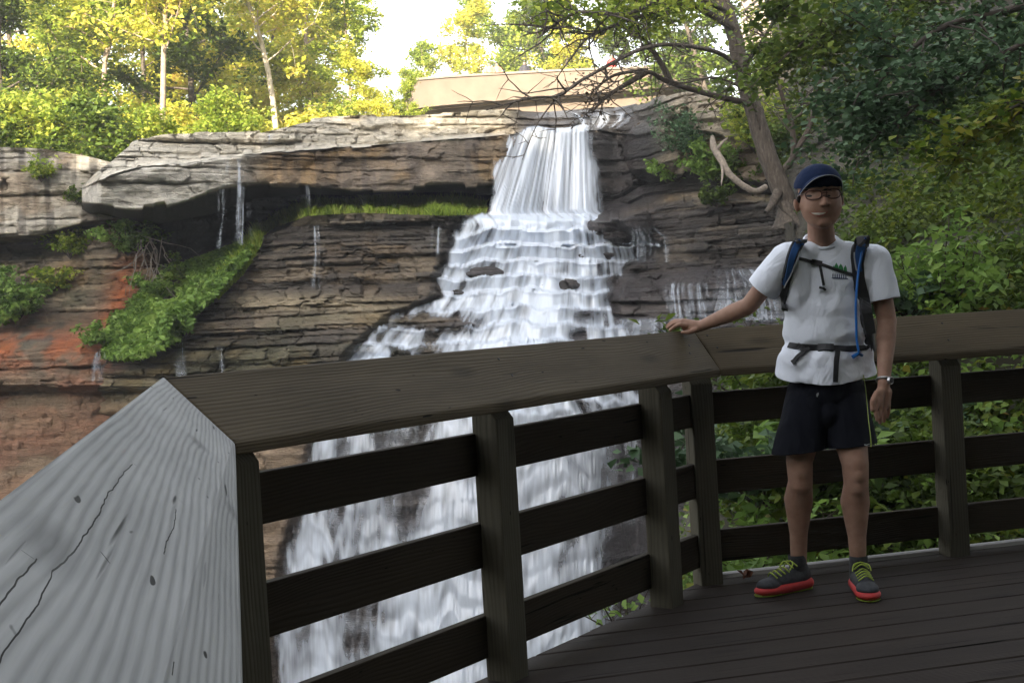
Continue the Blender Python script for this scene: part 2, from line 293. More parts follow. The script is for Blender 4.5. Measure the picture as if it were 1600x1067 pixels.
def rock_color(PX, PY, FI, X, Z, G, I, seed, left=False):
    L1, B1, L2, B2, L3 = I
    n = fbm(X*.5, Z*.8, 4, seed); n2 = fbm(X*2.2, Z*3.2, 4, seed+2); n3 = fbm(X*.25+9, Z*.5, 3, seed+6); st = fbm(X*3.5, Z*.35, 3, seed+4)
    blk = hash1(L2*31+B2, seed+1); bed = hash1(L1*7, seed+5)
    C = np.empty(PX.shape+(3,)); C[:] = (.13, .105, .075)
    C = lerpc(C, (.30, .235, .16), sstep(.45, .75, blk)*.8); C = lerpc(C, (.075, .065, .055), sstep(.55, .8, bed)*.6)
    C = lerpc(C, (.27, .165, .07), sstep(.52, .72, n)*.55)                       # ochre
    C = lerpc(C, (.07, .08, .03), sstep(.56, .74, n3)*.45)                      # algae
    wet = np.zeros(PX.shape)
    if not left:
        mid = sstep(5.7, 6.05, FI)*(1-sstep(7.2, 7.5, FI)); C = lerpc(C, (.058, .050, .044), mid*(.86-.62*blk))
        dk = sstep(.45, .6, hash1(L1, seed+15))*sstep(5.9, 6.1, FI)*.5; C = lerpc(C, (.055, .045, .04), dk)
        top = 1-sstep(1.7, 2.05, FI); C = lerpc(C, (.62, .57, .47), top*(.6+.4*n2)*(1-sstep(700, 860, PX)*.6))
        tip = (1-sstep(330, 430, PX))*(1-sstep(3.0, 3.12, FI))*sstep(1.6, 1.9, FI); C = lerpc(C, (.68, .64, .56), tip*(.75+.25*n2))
        slab = sstep(2., 2.1, FI)*(1-sstep(3., 3.1, FI))*sstep(380, 460, PX)*(1-sstep(740, 790, PX))
        C = lerpc(C, (.24, .19, .145), slab*.8); C = lerpc(C, (.35, .23, .11), slab*sstep(.42, .62, n)*.8); C = lerpc(C, (.085, .07, .065), slab*sstep(.5, .68, st)*.55)
        cave = sstep(3.0, 3.2, FI)*(1-sstep(5., 5.5, FI)); C = lerpc(C, (.022, .018, .015), cave*.95)  # shade of the recess under the overhang put into the rock colour
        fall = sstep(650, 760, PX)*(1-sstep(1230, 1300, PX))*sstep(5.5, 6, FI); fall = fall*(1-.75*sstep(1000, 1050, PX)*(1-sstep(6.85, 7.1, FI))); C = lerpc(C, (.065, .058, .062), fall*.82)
        fall2 = sstep(780, 830, PX)*(1-sstep(1010, 1050, PX)); C = lerpc(C, (.05, .045, .048), fall2*(1-fall)*.9)
        low = sstep(8.95, 9.15, FI)*(1-sstep(430, 560, PX)); C = lerpc(C, (.30, .215, .14), low*.8)
        low2 = sstep(8.6, 9.2, FI)*sstep(-30, 20, PX-np.interp(PY, WY, WL)); C = lerpc(C, (.075, .068, .072), low2*.85)
        shelf = np.exp(-((PY-470-8*n)/14)**2)*(1-sstep(560, 680, PX))*sstep(330, 400, PX); C = lerpc(C, (.38, .31, .20), shelf*.7)
        wet = np.clip(fall+fall2+mid*.45, 0, 1)
        rb = sstep(1030, 1060, PX)*(1-sstep(3., 3.2, FI)); C = lerpc(C, (.24, .20, .15), rb*.6*n2*1.6)
        orx = np.exp(-((PX-215)/55)**2)*sstep(8.6, 9.2, FI); 
    else:
        pale = 1-sstep(1.0, 1.15, FI); C = lerpc(C, (.58, .53, .44), pale*(.55+.55*n2)); C = lerpc(C, (.09, .08, .07), pale*sstep(.52, .66, st)*.7)
        C = lerpc(C, (.34, .23, .13), pale*sstep(.5, .68, n)*.5)
        low = sstep(3.9, 4.2, FI); C = lerpc(C, (.22, .155, .10), sstep(4.9, 5.1, FI)*.75)
        C = lerpc(C, (.30, .13, .07), sstep(4.9, 5.1, FI)*sstep(.45, .62, fbm(X*.6, Z*1.6, 3, seed+31))*.7)
        wet = .3+0*n
    # iron-red seep
    u = (PX-(205-.25*(PY-400)))/26; red = np.exp(-u*u)*sstep(385, 420, PY)*(1-sstep(500, 520, PY))
    red2 = np.exp(-((PY-545)/34)**2)*(1-sstep(150, 215, PX))*sstep(.36, .6, n2+.08)
    rr = np.clip(red+red2*.9, 0, 1); C = lerpc(C, (.40, .10, .025), rr*(.45+.5*n2))
    wet = np.clip(wet+rr*.7, 0, 1)
    C = C*(1-.22*G[..., None])*(.72+.56*n2[..., None])
    return np.clip(C, .01, .8), wet
def rockmat():
    t = NT('layered_rock'); c = t.attr('tint'); p = t.coord()
    n = t.noise(p, 3.5, 8, .7); n2 = t.noise(t.mapping(p, (1.5, 1.5, 14)), 2.0, 6, .65)
    c = t.mix(.75, c, t.ramp(n, [(.25, .45), (.7, 1.35)]), 'MULTIPLY'); c = t.mix(.5, c, t.ramp(n2, [(.3, .5), (.7, 1.3)]), 'MULTIPLY')
    wt = t.attr('wet', 'Fac'); t.set(col=c, rough=t.math('SUBTRACT', .9, t.math('MULTIPLY', wt, .55)), spec=.45)
    vo = t.node('TexVoronoi', feature='DISTANCE_TO_EDGE'); t.l.new(t.mapping(p, (1.5, 1.5, 5.5)), vo.inputs['Vector']); vo.inputs['Scale'].default_value = 1.6
    vd = t.node('VectorMath', operation='ADD'); cr = t.ramp(vo.outputs['Distance'], [(.0, 0.), (.045, 1.)]); n3 = t.noise(t.mapping(p, (1, 1, 3)), 11, 6, .75)
    t.bump(t.math('ADD', t.math('ADD', t.math('MULTIPLY', n, .9), n2), t.math('ADD', t.math('MULTIPLY', cr, .35), t.math('MULTIPLY', n3, .5))), .9, .09); return t.m
M['rock'] = rockmat()
def put_rock(name, V, tint, wet, shape, label, cat=None, keep=None):
    me = mesh_np(V.reshape(-1, 3), grid_faces(*shape, keep=keep)); attr(me, 'tint', tint.reshape(-1, 3), 'COL'); attr(me, 'wet', wet.ravel())
    return tag(link(name, me, M['rock']), label, kind='structure')
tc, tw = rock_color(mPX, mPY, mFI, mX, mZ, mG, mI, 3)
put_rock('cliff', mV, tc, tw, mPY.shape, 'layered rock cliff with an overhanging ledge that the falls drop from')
# left cliff
LC = [-420, -100, 0, 60, 140, 200, 260, 330]
LT = [[(225,39),(368,38.6),(380,40.6),(400,40.2),(512,39),(545,37),(600,36.6),(612,37.4),(1300,34)],
      [(226,39),(372,38.6),(384,40.8),(402,40.4),(514,39.2),(546,37),(601,36.6),(613,37.4),(1300,34)],
      [(230,39),(370,38.6),(381,40.8),(400,40.4),(515,39.2),(548,37),(601,36.7),(613,37.4),(1300,34.2)],
      [(232,39.2),(366,38.8),(377,40.8),(395,40.4),(512,39.2),(545,37.2),(601,36.8),(613,37.4),(1300,34.4)],
      [(245,39.6),(345,39.4),(352,40.2),(370,40),(505,39.2),(540,37.6),(601,37),(613,37.6),(1300,34.8)],
      [(262,40),(340,39.6),(346,40),(372,39.8),(490,39.4),(535,38.4),(601,37.4),(613,38),(1300,36)],
      [(300,40.8),(345,40.4),(352,40.4),(380,40.2),(480,40),(530,39.6),(601,39),(613,39),(1300,37)],
      [(330,42),(350,42),(360,42),(390,42),(480,42),(530,42),(601,42),(613,42),(1300,42)]]
lpx, lPY, lY, lFI = loft(LC, LT, 2.0, [70, 10, 12, 55, 18, 30, 8, 140])
lPX = np.broadcast_to(lpx, lPY.shape)
def amp_left(PX, PY, FI):
    pale = 1-sstep(.95, 1.1, FI); low = sstep(6.9, 7.2, FI)
    return .5*pale+.3*(1-pale)*(1-low)+.12*low, .10+.10*(1-pale)*(1-.6*low), .02+.05*(1-pale), .25*pale+.12
lV, lY2, lX, lZ, lG, lI = rockify(lPX, lPY, lY, lFI, amp_left, 51)
tc2, tw2 = rock_color(lPX, lPY, lFI-2*(lFI > 5)*0, lX, lZ, lG, lI, 51, True)
lo = sstep(6.95, 7.1, lFI); nz = fbm(lX*.5, lZ*1.3, 4, 77)
tc2 = lerpc(tc2, (.31, .215, .135), lo*.55); tc2 = lerpc(tc2, (.27, .12, .07), lo*sstep(.45, .62, nz)*.6)
put_rock('cliff', lV, tc2, tw2, lPY.shape, 'pale banded rock wall at the left edge with an undercut and rusty stain')
# ---------------------------------------------------------------- water
def watermat():
    t = NT('falling_water'); fl = t.attr('flow', 'Fac'); p = t.coord()
    n = t.noise(t.mapping(p, (9, 1, .5)), 1.6, 4, .6); f = t.math('ADD', fl, t.math('MULTIPLY', t.math('SUBTRACT', n, .5), .35))
    f = t.math('MULTIPLY', t.math('GREATER_THAN', fl, .01), t.math('MULTIPLY', t.math('MAXIMUM', t.math('MINIMUM', f, 1.), 0.), 1.0))
    d = t.node('BsdfDiffuse'); d.inputs[0].default_value = (.72, .79, .90, 1); tr = t.node('BsdfTranslucent'); tr.inputs[0].default_value = (.72, .79, .90, 1)
    m1 = t.node('MixShader'); m1.inputs[0].default_value = .3; t.l.new(d.outputs[0], m1.inputs[1]); t.l.new(tr.outputs[0], m1.inputs[2])
    g = t.node('BsdfGlossy'); g.inputs['Roughness'].default_value = .35; g.inputs[0].default_value = (1, 1, 1, 1)
    m2 = t.node('MixShader'); m2.inputs[0].default_value = .06; t.l.new(m1.outputs[0], m2.inputs[1]); t.l.new(g.outputs[0], m2.inputs[2])
    tp = t.node('BsdfTransparent'); m3 = t.node('MixShader'); t.l.new(f, m3.inputs[0]); t.l.new(tp.outputs[0], m3.inputs[1]); t.l.new(m2.outputs[0], m3.inputs[2])
    t.l.new(m3.outputs[0], t.out.inputs[0]); return t.m
M['water'] = watermat()
# left and right bank of the falls, in picture rows
WY = [176, 190, 200, 215, 240, 280, 330, 345, 365, 385, 420, 465, 490, 510, 545, 600, 680, 760, 860, 960, 1100, 1290]
WL = [868, 850, 822, 795, 780, 766, 760, 722, 708, 702, 688, 682, 612, 590, 550, 520, 492, 474, 445, 434, 428, 420]
WR = [962, 935, 925, 930, 933, 937, 942, 962, 985, 1040, 975, 958, 962, 985, 1000, 1012, 1010, 1005, 1002, 1000, 1000, 1000]
def gauss(PX, PY, cx, cy, rx, ry): return np.exp(-((PX-cx)/rx)**2-((PY-cy)/ry)**2)
SY = [176, 200, 330, 400, 470, 540, 620, 700, 800, 950, 1290]
SL = [845, 800, 745, 700, 655, 590, 520, 485, 460, 435, 420]; SR = [950, 930, 945, 965, 975, 990, 1004, 1010, 1010, 1005, 1000]
def make_water(c0, c1, r0, r1):
    PX, PY, Yb, Yr0 = mPX[r0:r1, c0:c1], mPY[r0:r1, c0:c1], mYW[r0:r1, c0:c1].copy(), mY2[r0:r1, c0:c1]
    l = np.interp(PY, WY, WL); r = np.interp(PY, WY, WR)
    ls = np.interp(PY, SY, SL); rs = np.interp(PY, SY, SR); cu = (PX-ls)/(rs-ls); u = np.clip(cu, 0, 1)
    j = (fbm(PX*.09, PY*.03, 3, 5)-.5)*44
    edge = np.minimum(PX-l+j*.6, r-PX+j*.6)
    curt = sstep(192, 205, PY)*(1-sstep(318, 352, PY)); casc = sstep(326, 356, PY); low = sstep(600, 680, PY)
    # ledges: index K and fraction q inside a ledge, lines broken sideways like the rock
    ph = np.interp(PY, [340, 460, 600, 800, 1290], [0, 5.0, 10.2, 15.6, 28.0])
    q0 = ph+(fbm(PX*.012, PY*.004, 2, 41)-.5)*1.2+low*((fbm(PX*.008, PY*.003, 2, 46)-.5)*3.0+(vn(PX*.05, PY*.004, 77)-.5)*.9+(vn(PX*.13, PY*.006, 78)-.5)*.35); q0 = q0+.0011*np.abs(PX-840)
    K0 = np.floor(q0); q0 = q0+(vn(PX*.045+K0*7.3, K0*3.1, 43)-.5)*(.42-.15*low)+(vn(PX*.16+K0*3.3, K0*5.1, 44)-.5)*.07
    K = np.floor(q0); q = q0-K; kr = hash1(K, 9)
    Yb = np.minimum.accumulate(Yb, axis=0)
    stepA = np.interp(PY, [345, 580, 620, 1290], [.36, .44, .10, .08])
    sa = .15+1.25*sstep(.25, .75, vn(PX*.022+K*4.7, K*1.9, 49)); stepA = stepA*(sa*low+(1-low)*(.55+.5*sa)); prw = sa*.5+.2
    rnd = .16*(1-sstep(.0, .30, q))                                  # rounded lip
    Y = Yb-.16+casc*(stepA*(q-.5)-rnd*.4)
    dome = (fbm(PX*.030+K*5.7, K*2.3+PY*.006, 3, 47)-.5)*casc*(.55-.47*low)           # water wrapping boulders on the ledge
    Y = Y-dome
    cuk = cu+(hash1(K, 3)-.5)*casc*(.6-.5*low)
    s1 = fbm(cuk*38, PY*.008, 3, 21); s2 = fbm(cuk*13, PY*.005+3, 2, 22); s3 = vn(cuk*105, PY*.010, 25)
    dens = np.interp(PY, [176, 200, 330, 345, 380, 430, 470, 500, 560, 600, 700, 860, 1100], [.35, .97, .86, 1.0, .9, .88, .84, .80, .80, .70, .72, .78, .68])
    cen = np.exp(-((PX-np.interp(PY, [330, 400, 500, 600, 700, 900, 1100], [850, 830, 815, 790, 800, 770, 700]))/np.interp(PY, [330, 600, 1100], [95, 120, 200]))**2)
    dens = np.where(casc > .5, dens*(.74+.60*cen), dens)+.16*low
    prof = (1-.55*low)*(.30*(1-sstep(0, .18, q))+.28*sstep(.62, 1.0, q)-.16*np.exp(-((q-.45)/.22)**2))
    for cx, cy, rx, ry, a in [(752, 356, 24, 11, .65), (903, 366, 26, 18, .6), (975, 350, 40, 24, 1.3), (925, 395, 26, 12, .4), (800, 392, 22, 10, .35), (768, 420, 22, 14, .5), (705, 508, 44, 14, 1.0), (655, 505, 25, 12, .6), (668, 560, 18, 24, .9), (860, 425, 36, 10, .4), (642, 790, 28, 70, .95), (660, 650, 16, 40, .8), (600, 690, 20, 40, .3), (880, 790, 15, 60, .3), (980, 780, 34, 160, .6), (960, 900, 40, 60, .3), (560, 960, 30, 70, .5), (470, 1010, 22, 60, .45), (1010, 400, 30, 26, .5), (955, 475, 30, 40, .3)]:
        dens = dens-a*gauss(PX, PY, cx, cy, rx, ry)
    holes = sstep(.50, .72, fbm(PX*.028+K*9.1, PY*.020+K*4, 3, 51))*casc*(1-.9*cen)*(.8-.45*low)
    s4 = vn(cu*170+K, PY*.02, 27); fl = dens-.12*low-.10*curt+casc*prof*prw-holes+(s1-.5)*(1.15+.15*low+.35*curt)+(s2-.5)*(.8+.2*low)+(s3-.5)*(.45-.1*low)+(s4-.5)*.25*casc*(1-low)
    fl = fl*sstep(0, np.where(curt > .5, 12, 14), edge)
    fl = np.clip(fl, 0, 1)*(1-.10*curt-.16*low)
    cg = sstep(192, 205, PY)*(1-sstep(335, 430, PY))
    Y = Y-cg*(.45*np.sqrt(np.clip(1-(2*u-1)**2, 0, 1))+.20*(s2-.5)+.10*(s1-.5)+.40*sstep(195, 330, PY)**2)-casc*.10*(s2-.5)
    foot = gauss(PX, PY, 850, 350, 85, 20); fl = np.clip(fl+foot*.4, 0, 1)*np.where(edge > 0, 1, 0)
    def vb(A, k):
        kk = np.ones(k)/k; return np.apply_along_axis(lambda c: np.convolve(np.pad(c, k//2, mode='edge'), kk, 'valid'), 0, A)
    fl = vb(fl, 3)*(1-low)+vb(fl, 5)*low; Y = vb(Y, 3)*(1-low)+vb(Y, 7)*low
    keep = ((edge > -10)[:-1, :-1] & (edge > -10)[1:, 1:])
    me = mesh_np(PP(PX, PY, Y).reshape(-1, 3), grid_faces(*PX.shape, keep=keep), True); attr(me, 'flow', fl.ravel())
    return tag(link('waterfall', me, M['water']), 'broad white waterfall spreading over rock steps', kind='structure')
ci = lambda x: int((x-mpx[0])/1.7)
make_water(ci(400), ci(1075), 6, mPY.shape[0]-8)
def sheet(name, poly, dens, seed, off=.1, streak=30, label=None, frontY=None, vein=.5, amax=.6):
    """small trickles: poly = [(py, left, right)]"""
    ys = np.array([p[0] for p in poly], float); n = int((ys[-1]-ys[0])/1.6)+3; py = np.linspace(ys[0], ys[-1], n)
    l = np.interp(py, ys, [p[1] for p in poly]); r = np.interp(py, ys, [p[2] for p in poly]); m = max(8, int((r-l).max()/1.5)); u = np.linspace(0, 1, m)
    PX = l[:, None]+(r-l)[:, None]*u; PYg = np.broadcast_to(py[:, None], PX.shape)
    cols = np.clip(((PX-mpx[0])/1.7).astype(int), 0, len(mpx)-1)
    Yr = np.empty(PX.shape)
    for a in range(n):
        for b in range(m):
            c = cols[a, b]; rr = np.searchsorted(mPY[:, c], PYg[a, b]); Yr[a, b] = mY2[min(rr, mPY.shape[0]-1), c]
    if frontY is not None: Yr[:] = frontY
    Yr = np.minimum.accumulate(Yr, axis=0)-off
    fl = dens+(fbm(u[None, :]*streak+0*PX, PYg*.01, 3, seed)-.5)*1.8+(fbm(PX*.05, PYg*.13, 3, seed+2)-.5)*vein
    fl = fl*sstep(0, .12, np.minimum(u, 1-u))[None, :]*sstep(0, 5, PYg-ys[0])*sstep(0, 6, ys[-1]-PYg)
    me = mesh_np(PP(PX, PYg, Yr).reshape(-1, 3), grid_faces(*PX.shape), True); attr(me, 'flow', np.clip(fl, 0, 1).ravel()*amax)
    return tag(link(name, me, M['water']), label, kind='structure')
sheet('water_trickle', [(246, 350, 362), (300, 342, 354), (390, 333, 345)], .12, 3, label='thin stream of water falling off the overhang', frontY=34.9, streak=5)
sheet('water_trickle', [(246, 370, 380), (300, 370, 382), (385, 366, 380)], .16, 4, label='thin stream of water falling off the overhang', frontY=34.9, streak=5)
sheet('water_trickle', [(262, 378, 388), (300, 384, 392), (385, 388, 396)], .02, 5, label='thin stream of water falling off the overhang', frontY=34.9, streak=5)
sheet('water_trickle', [(288, 472, 484), (325, 474, 486)], .04, 6, label='short trickle under the ledge', streak=6, frontY=36.4)
sheet('water_trickle', [(208, 418, 428), (228, 418, 430)], .2, 7, label='short trickle on the top ledge', streak=4)
sheet('water_trickle', [(350, 488, 500), (400, 490, 502), (452, 484, 500)], .1, 8, label='trickle over the middle rock', streak=6)
sheet('water_trickle', [(350, 672, 690), (400, 668, 690)], .12, 9, label='trickle beside the falls', streak=7)
sheet('water_trickle', [(545, 138, 166), (572, 142, 164), (600, 140, 160)], .2, 10, label='trickle over the orange ledge', streak=8, off=1.2)
sheet('water_trickle', [(174, 880, 1000), (188, 900, 990), (203, 905, 965)], .30, 11, label='shallow water sliding over the crest', streak=14, off=.25)
sheet('water_trickle', [(352, 985, 1020), (372, 984, 1045), (412, 980, 1050)], .22, 12, label='side cascade right of the falls', streak=16)
sheet('water_trickle', [(418, 1120, 1180), (440, 1118, 1200), (470, 1108, 1225), (505, 1095, 1235)], .34, 13, label='side cascade behind the man', streak=22)
sheet('water_trickle', [(440, 1040, 1110), (455, 1036, 1112), (500, 1040, 1120)], .15, 14, label='side cascade left of the man', streak=22)
sheet('water_trickle', [(496, 960, 1120), (512, 950, 1130), (560, 940, 1140)], .34, 15, label='water spreading over the ledge by the hand', streak=14)
sheet('water_trickle', [(520, 275, 290), (560, 272, 292), (600, 276, 296)], .22, 16, label='trickle over the lower rock', streak=6)
sheet('water_trickle', [(540, 338, 350), (600, 336, 352)], .18, 17, label='trickle over the lower rock', streak=6)
# ================================================================ GROUND
def ground_grid(name, pts, mat, nx, ny, label):
    pass
gx = np.linspace(-160, 160, 121); gy = np.linspace(44, 200, 70); GX, GY = np.meshgrid(gx, gy)
GZ = 6.6+(GY-44)*.05+np.clip(-GX-8, 0, 100)*.02+(fbm(GX*.08, GY*.08, 4, 4)-.5)*2.2+np.clip(GX-12, 0, 60)*.45
GZ = np.where(GY < 47, GZ-1.0, GZ)
me = mesh_np(np.stack([GX, GY, GZ], -1).reshape(-1, 3), grid_faces(*GX.shape), True); tag(link('upper_ground', me, M['forest_floor']), 'wooded ground above the falls', kind='structure')
gx = np.linspace(-165, 165, 61); gy = np.linspace(-95, 60, 61); GX, GY = np.meshgrid(gx, gy)
GZ = -13.5+(fbm(GX*.05, GY*.05, 3, 8)-.5)*2
me = mesh_np(np.stack([GX, GY, GZ], -1).reshape(-1, 3), grid_faces(*GX.shape), True); tag(link('gorge_floor', me, M['soil']), 'gorge floor', kind='structure')
# unseen slope added behind the viewpoint: shaped high enough to keep the evening sun off the gorge
def bank(y0, y1, n, zf, xs, name):
    gx = np.linspace(*xs, 140); gy = np.linspace(y0, y1, n); GX, GY = np.meshgrid(gx, gy); GZ = zf(GX, GY)
    me = mesh_np(np.stack([GX, GY, GZ], -1).reshape(-1, 3), grid_faces(*GX.shape), True); return link(name, me, M['soil'])
CREST = 35.0
tag(bank(-90, -9, 60, lambda X, Y: -12+np.clip((-Y-9)/34, 0, 1)**1.1*(CREST+12-4)+(fbm(X*.15, Y*.15, 4, 3)-.5)*5+np.clip((-9-Y)/6, 0, 1)*3, (-160, 160), 'hillside'), kind='structure')
# ================================================================ DECK AND RAILING
ZO, ZI = 1.134, 0.952
v2 = lambda v: np.array([v[0], v[1]])
ABo, BCo = np.array([-.9127, 3.3299]), np.array([.8188, 5.7853])
un = lambda a: a/np.linalg.norm(a)
dA, dB, dC = np.array([math.sin(R(-12.9)), math.cos(R(-12.9))]), un(BCo-ABo), np.array([math.sin(R(76.15)), math.cos(R(76.15))]); rn = lambda d: np.array([d[1], -d[0]])
def mit(d1, d2, w):
    n = rn(d1)+rn(d2); n = n/np.linalg.norm(n); return n*w/(n@rn(d1))
ABi, BCi = ABo+mit(dA, dB, .172), BCo+mit(dB, dC, .153); Ai, Ci = ABi-np.array([math.sin(R(-12.3)), math.cos(R(-12.3))]), BCi+dC; Ao, Co = ABo-dA, BCo+dC
Aend = ABo-dA*6.5; Cend = BCo+dC*7.0; Aendi = ABi-un(ABi-Ai)*6.5; Cendi = BCi+un(Ci-BCi)*7.0
rail = empty('deck_railing', (float(ABo[0]), float(ABo[1]), 0), 'weathered wooden deck railing with a sloping cap and three boards per bay', 'railing')
def local_obj(name, verts, faces, mat, parent, origin, xdir, up=(0, 0, 1), bevel=.006, seg=2, tilt=None):
    """mesh whose local x runs along the board so that the grain follows it"""
    x = Vector((xdir[0], xdir[1], xdir[2] if len(xdir) > 2 else 0)).normalized(); z = Vector(up); y = z.cross(x).normalized(); z = x.cross(y).normalized()
    mw = Matrix(((x.x, y.x, z.x, origin[0]), (x.y, y.y, z.y, origin[1]), (x.z, y.z, z.z, origin[2]), (0, 0, 0, 1))); inv = mw.inverted()
    me = bpy.data.meshes.new(name); me.from_pydata([inv @ Vector(v) for v in verts], [], faces)
    bm = bmesh.new(); bm.from_mesh(me); bmesh.ops.recalc_face_normals(bm, faces=bm.faces)
    if bevel: bmesh.ops.bevel(bm, geom=bm.edges[:], offset=bevel, segments=seg, profile=.6, affect='EDGES')
    bm.to_mesh(me); bm.free()
    for p in me.polygons: p.use_smooth = False
    o = bpy.data.objects.new(name, me); COL.objects.link(o); me.materials.append(mat)
    if parent is not None:
        o.parent = parent; o.matrix_parent_inverse = Matrix.Translation(parent.location).inverted()
    o.matrix_basis = mw; return o
HEX = [(0, 1, 2, 3), (4, 5, 6, 7), (0, 1, 5, 4), (1, 2, 6, 5), (2, 3, 7, 6), (3, 0, 4, 7)]
def prism(name, a, b, c, d, down, mat, parent, xdir, bevel=.006, up=(0, 0, 1)):
    """quad a-b-c-d (top face) extruded by vector down"""
    vs_ = [Vector(q) for q in (a, b, c, d)]; dn = Vector(down); vv = vs_+[q+dn for q in vs_]
    return local_obj(name, vv, HEX, mat, parent, vs_[0], xdir, up, bevel)
def v3(p, z): return (float(p[0]), float(p[1]), z)
def shift(p, q, s): return p+un(q-p)*s
g = .0012; tk = .04
def capnorm(d, i, o):
    a = Vector((d[0], d[1], 0)); b = Vector(v3(i, ZI))-Vector(v3(o, ZO)); n = a.cross(b).normalized(); return n if n.z > 0 else -n
nA, nB, nC = capnorm(dA, ABi, ABo), capnorm(dB, BCi, BCo), capnorm(dC, Ci, Co)
def capxy(px, py):
    o = Vector(v3(Aend, ZO)); r = ray(px, py); h = CP+r*((o-CP).dot(nA)/r.dot(nA))-o; x = Vector((dA[0], dA[1], 0)).normalized(); y = nA.cross(x).normalized(); return h.dot(x), h.dot(y)
SPL = []
for pl, wd in (([(207, 724), (190, 745), (168, 772), (158, 795), (142, 822), (124, 852), (106, 872), (84, 892)], .0013), ([(84, 892), (60, 940), (30, 985), (0, 1035)], .0010), ([(276, 795), (272, 822), (264, 842), (256, 864)], .0012), ([(60, 872), (30, 905), (0, 945)], .0011), ([(275, 1030), (272, 1050)], .001), ([(102, 722), (124, 738)], .0008), ([(240, 605), (262, 622)], .0007), ([(160, 862), (172, 878)], .0022), ([(35, 858), (55, 872)], .002), ([(205, 720), (214, 727)], .003), ([(280, 779), (290, 789)], .002)):
    for a_, b_ in zip(pl[:-1], pl[1:]):
        (xa, ya), (xb, yb) = capxy(*a_), capxy(*b_); SPL.append((xa, ya, xb, yb, wd*.5))
M['wood_grey'] = woodmat('wood_grey', (.20, .205, .205), (.44, .445, .45), .0115, .005, .35, .7, bstr=.25, sw=.34, splits=SPL)
prism('cap_board', v3(Aend, ZO), v3(shift(ABo, Aend, g), ZO), v3(shift(ABi, Aendi, g), ZI), v3(Aendi, ZI), (0, 0, -.034), M['wood_grey'], rail, dA, .007, nA)['label'] = 'pale grey weathered cap board nearest the viewer'
prism('cap_board', v3(shift(ABo, BCo, g), ZO), v3(shift(BCo, ABo, g), ZO), v3(shift(BCi, ABi, g), ZI), v3(shift(ABi, BCi, g), ZI), (0, 0, -.034), M['wood_cap'], rail, dB, .008, nB)
prism('cap_board', v3(shift(BCo, Cend, g), ZO), v3(Cend, ZO), v3(Cendi, ZI), v3(shift(BCi, Cendi, g), ZI), (0, 0, -.034), M['wood_cap'], rail, dC, .008, nC)
OFF = .0374; RT = [.8467, .5393, .2238]; RB = [.7015, .3867, .0783]
def mit(d1, d2, w):
    n = rn(d1)+rn(d2); n = n/np.linalg.norm(n); return n*w/(n@rn(d1))
mAB, mBC = (lambda w: ABo+mit(dA, dB, w)), (lambda w: BCo+mit(dB, dC, w))
for k in range(3):
    for (s, e, d) in ((lambda w: Aend+rn(dA)*w, mAB, dA), (mAB, mBC, dB), (mBC, lambda w: Cend+rn(dC)*w, dC)):
        f0, f1, b0, b1 = s(OFF), e(OFF), s(OFF-.036), e(OFF-.036)
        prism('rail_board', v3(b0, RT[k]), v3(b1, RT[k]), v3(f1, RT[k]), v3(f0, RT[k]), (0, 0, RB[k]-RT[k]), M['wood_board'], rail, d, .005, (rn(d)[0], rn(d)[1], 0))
PW = .104
def post(base, d, z1=1.05):
    n = rn(d); a = base+n*(OFF-.012); b = a+d*PW; c = b+n*PW; e = a+n*PW
    # the top is cut to the slope of the cap
    def zt(p, w): return ZO+(ZI-ZO)*w/.153-.075
    z = [zt(a, OFF), zt(b, OFF), zt(c, OFF+PW), zt(e, OFF+PW)]; z = [min(q, ZO-.11) for q in z]
    tp = [Vector(v3(q, zz)) for q, zz in zip((a, b, c, e), z)]; bt = [Vector(v3(q, -.25)) for q in (a, b, c, e)]
    return local_obj('post', tp+bt, HEX, M['wood_post'], rail, v3(base, 0), (0, 0, 1), (n[0], n[1], 0), .006)
def solve_post(o, d, px, z, lo, hi):
    def left(s):
        b = o+d*s; n = rn(d); return min(proj(v3(q, z))[0] for q in (b+n*OFF, b+n*OFF+d*PW, b+n*(OFF+PW), b+n*(OFF+PW)+d*PW))
    for _ in range(40):
        m = (lo+hi)/2
        if left(m) < px: lo = m
        else: hi = m
    return o+d*lo
def rightx(s, z=.8):
    b = ABo+dB*s; n = rn(dB); return max(proj(v3(q, z))[0] for q in (b+n*OFF, b+n*OFF+dB*PW, b+n*(OFF+PW), b+n*(OFF+PW)+dB*PW))
s_ = min(np.linspace(-.4, .6, 400), key=lambda s: abs(rightx(s)-414)); post(ABo+dB*s_, dB)
post(solve_post(ABo, dB, 745, .75, .3, 3.), dB)
post(solve_post(ABo, dB, 1003, .78, .3, 4.), dB)
post(solve_post(BCo, dC, 1069, .78, -.3, 1.), dC)
pc = solve_post(BCo, dC, 1455, .78, .3, 4.); post(pc, dC)
post(pc+dC*1.55, dC); post(pc+dC*3.1, dC)
for s in (1.6, 3.2, 4.8): post(ABo-dA*s, dA)
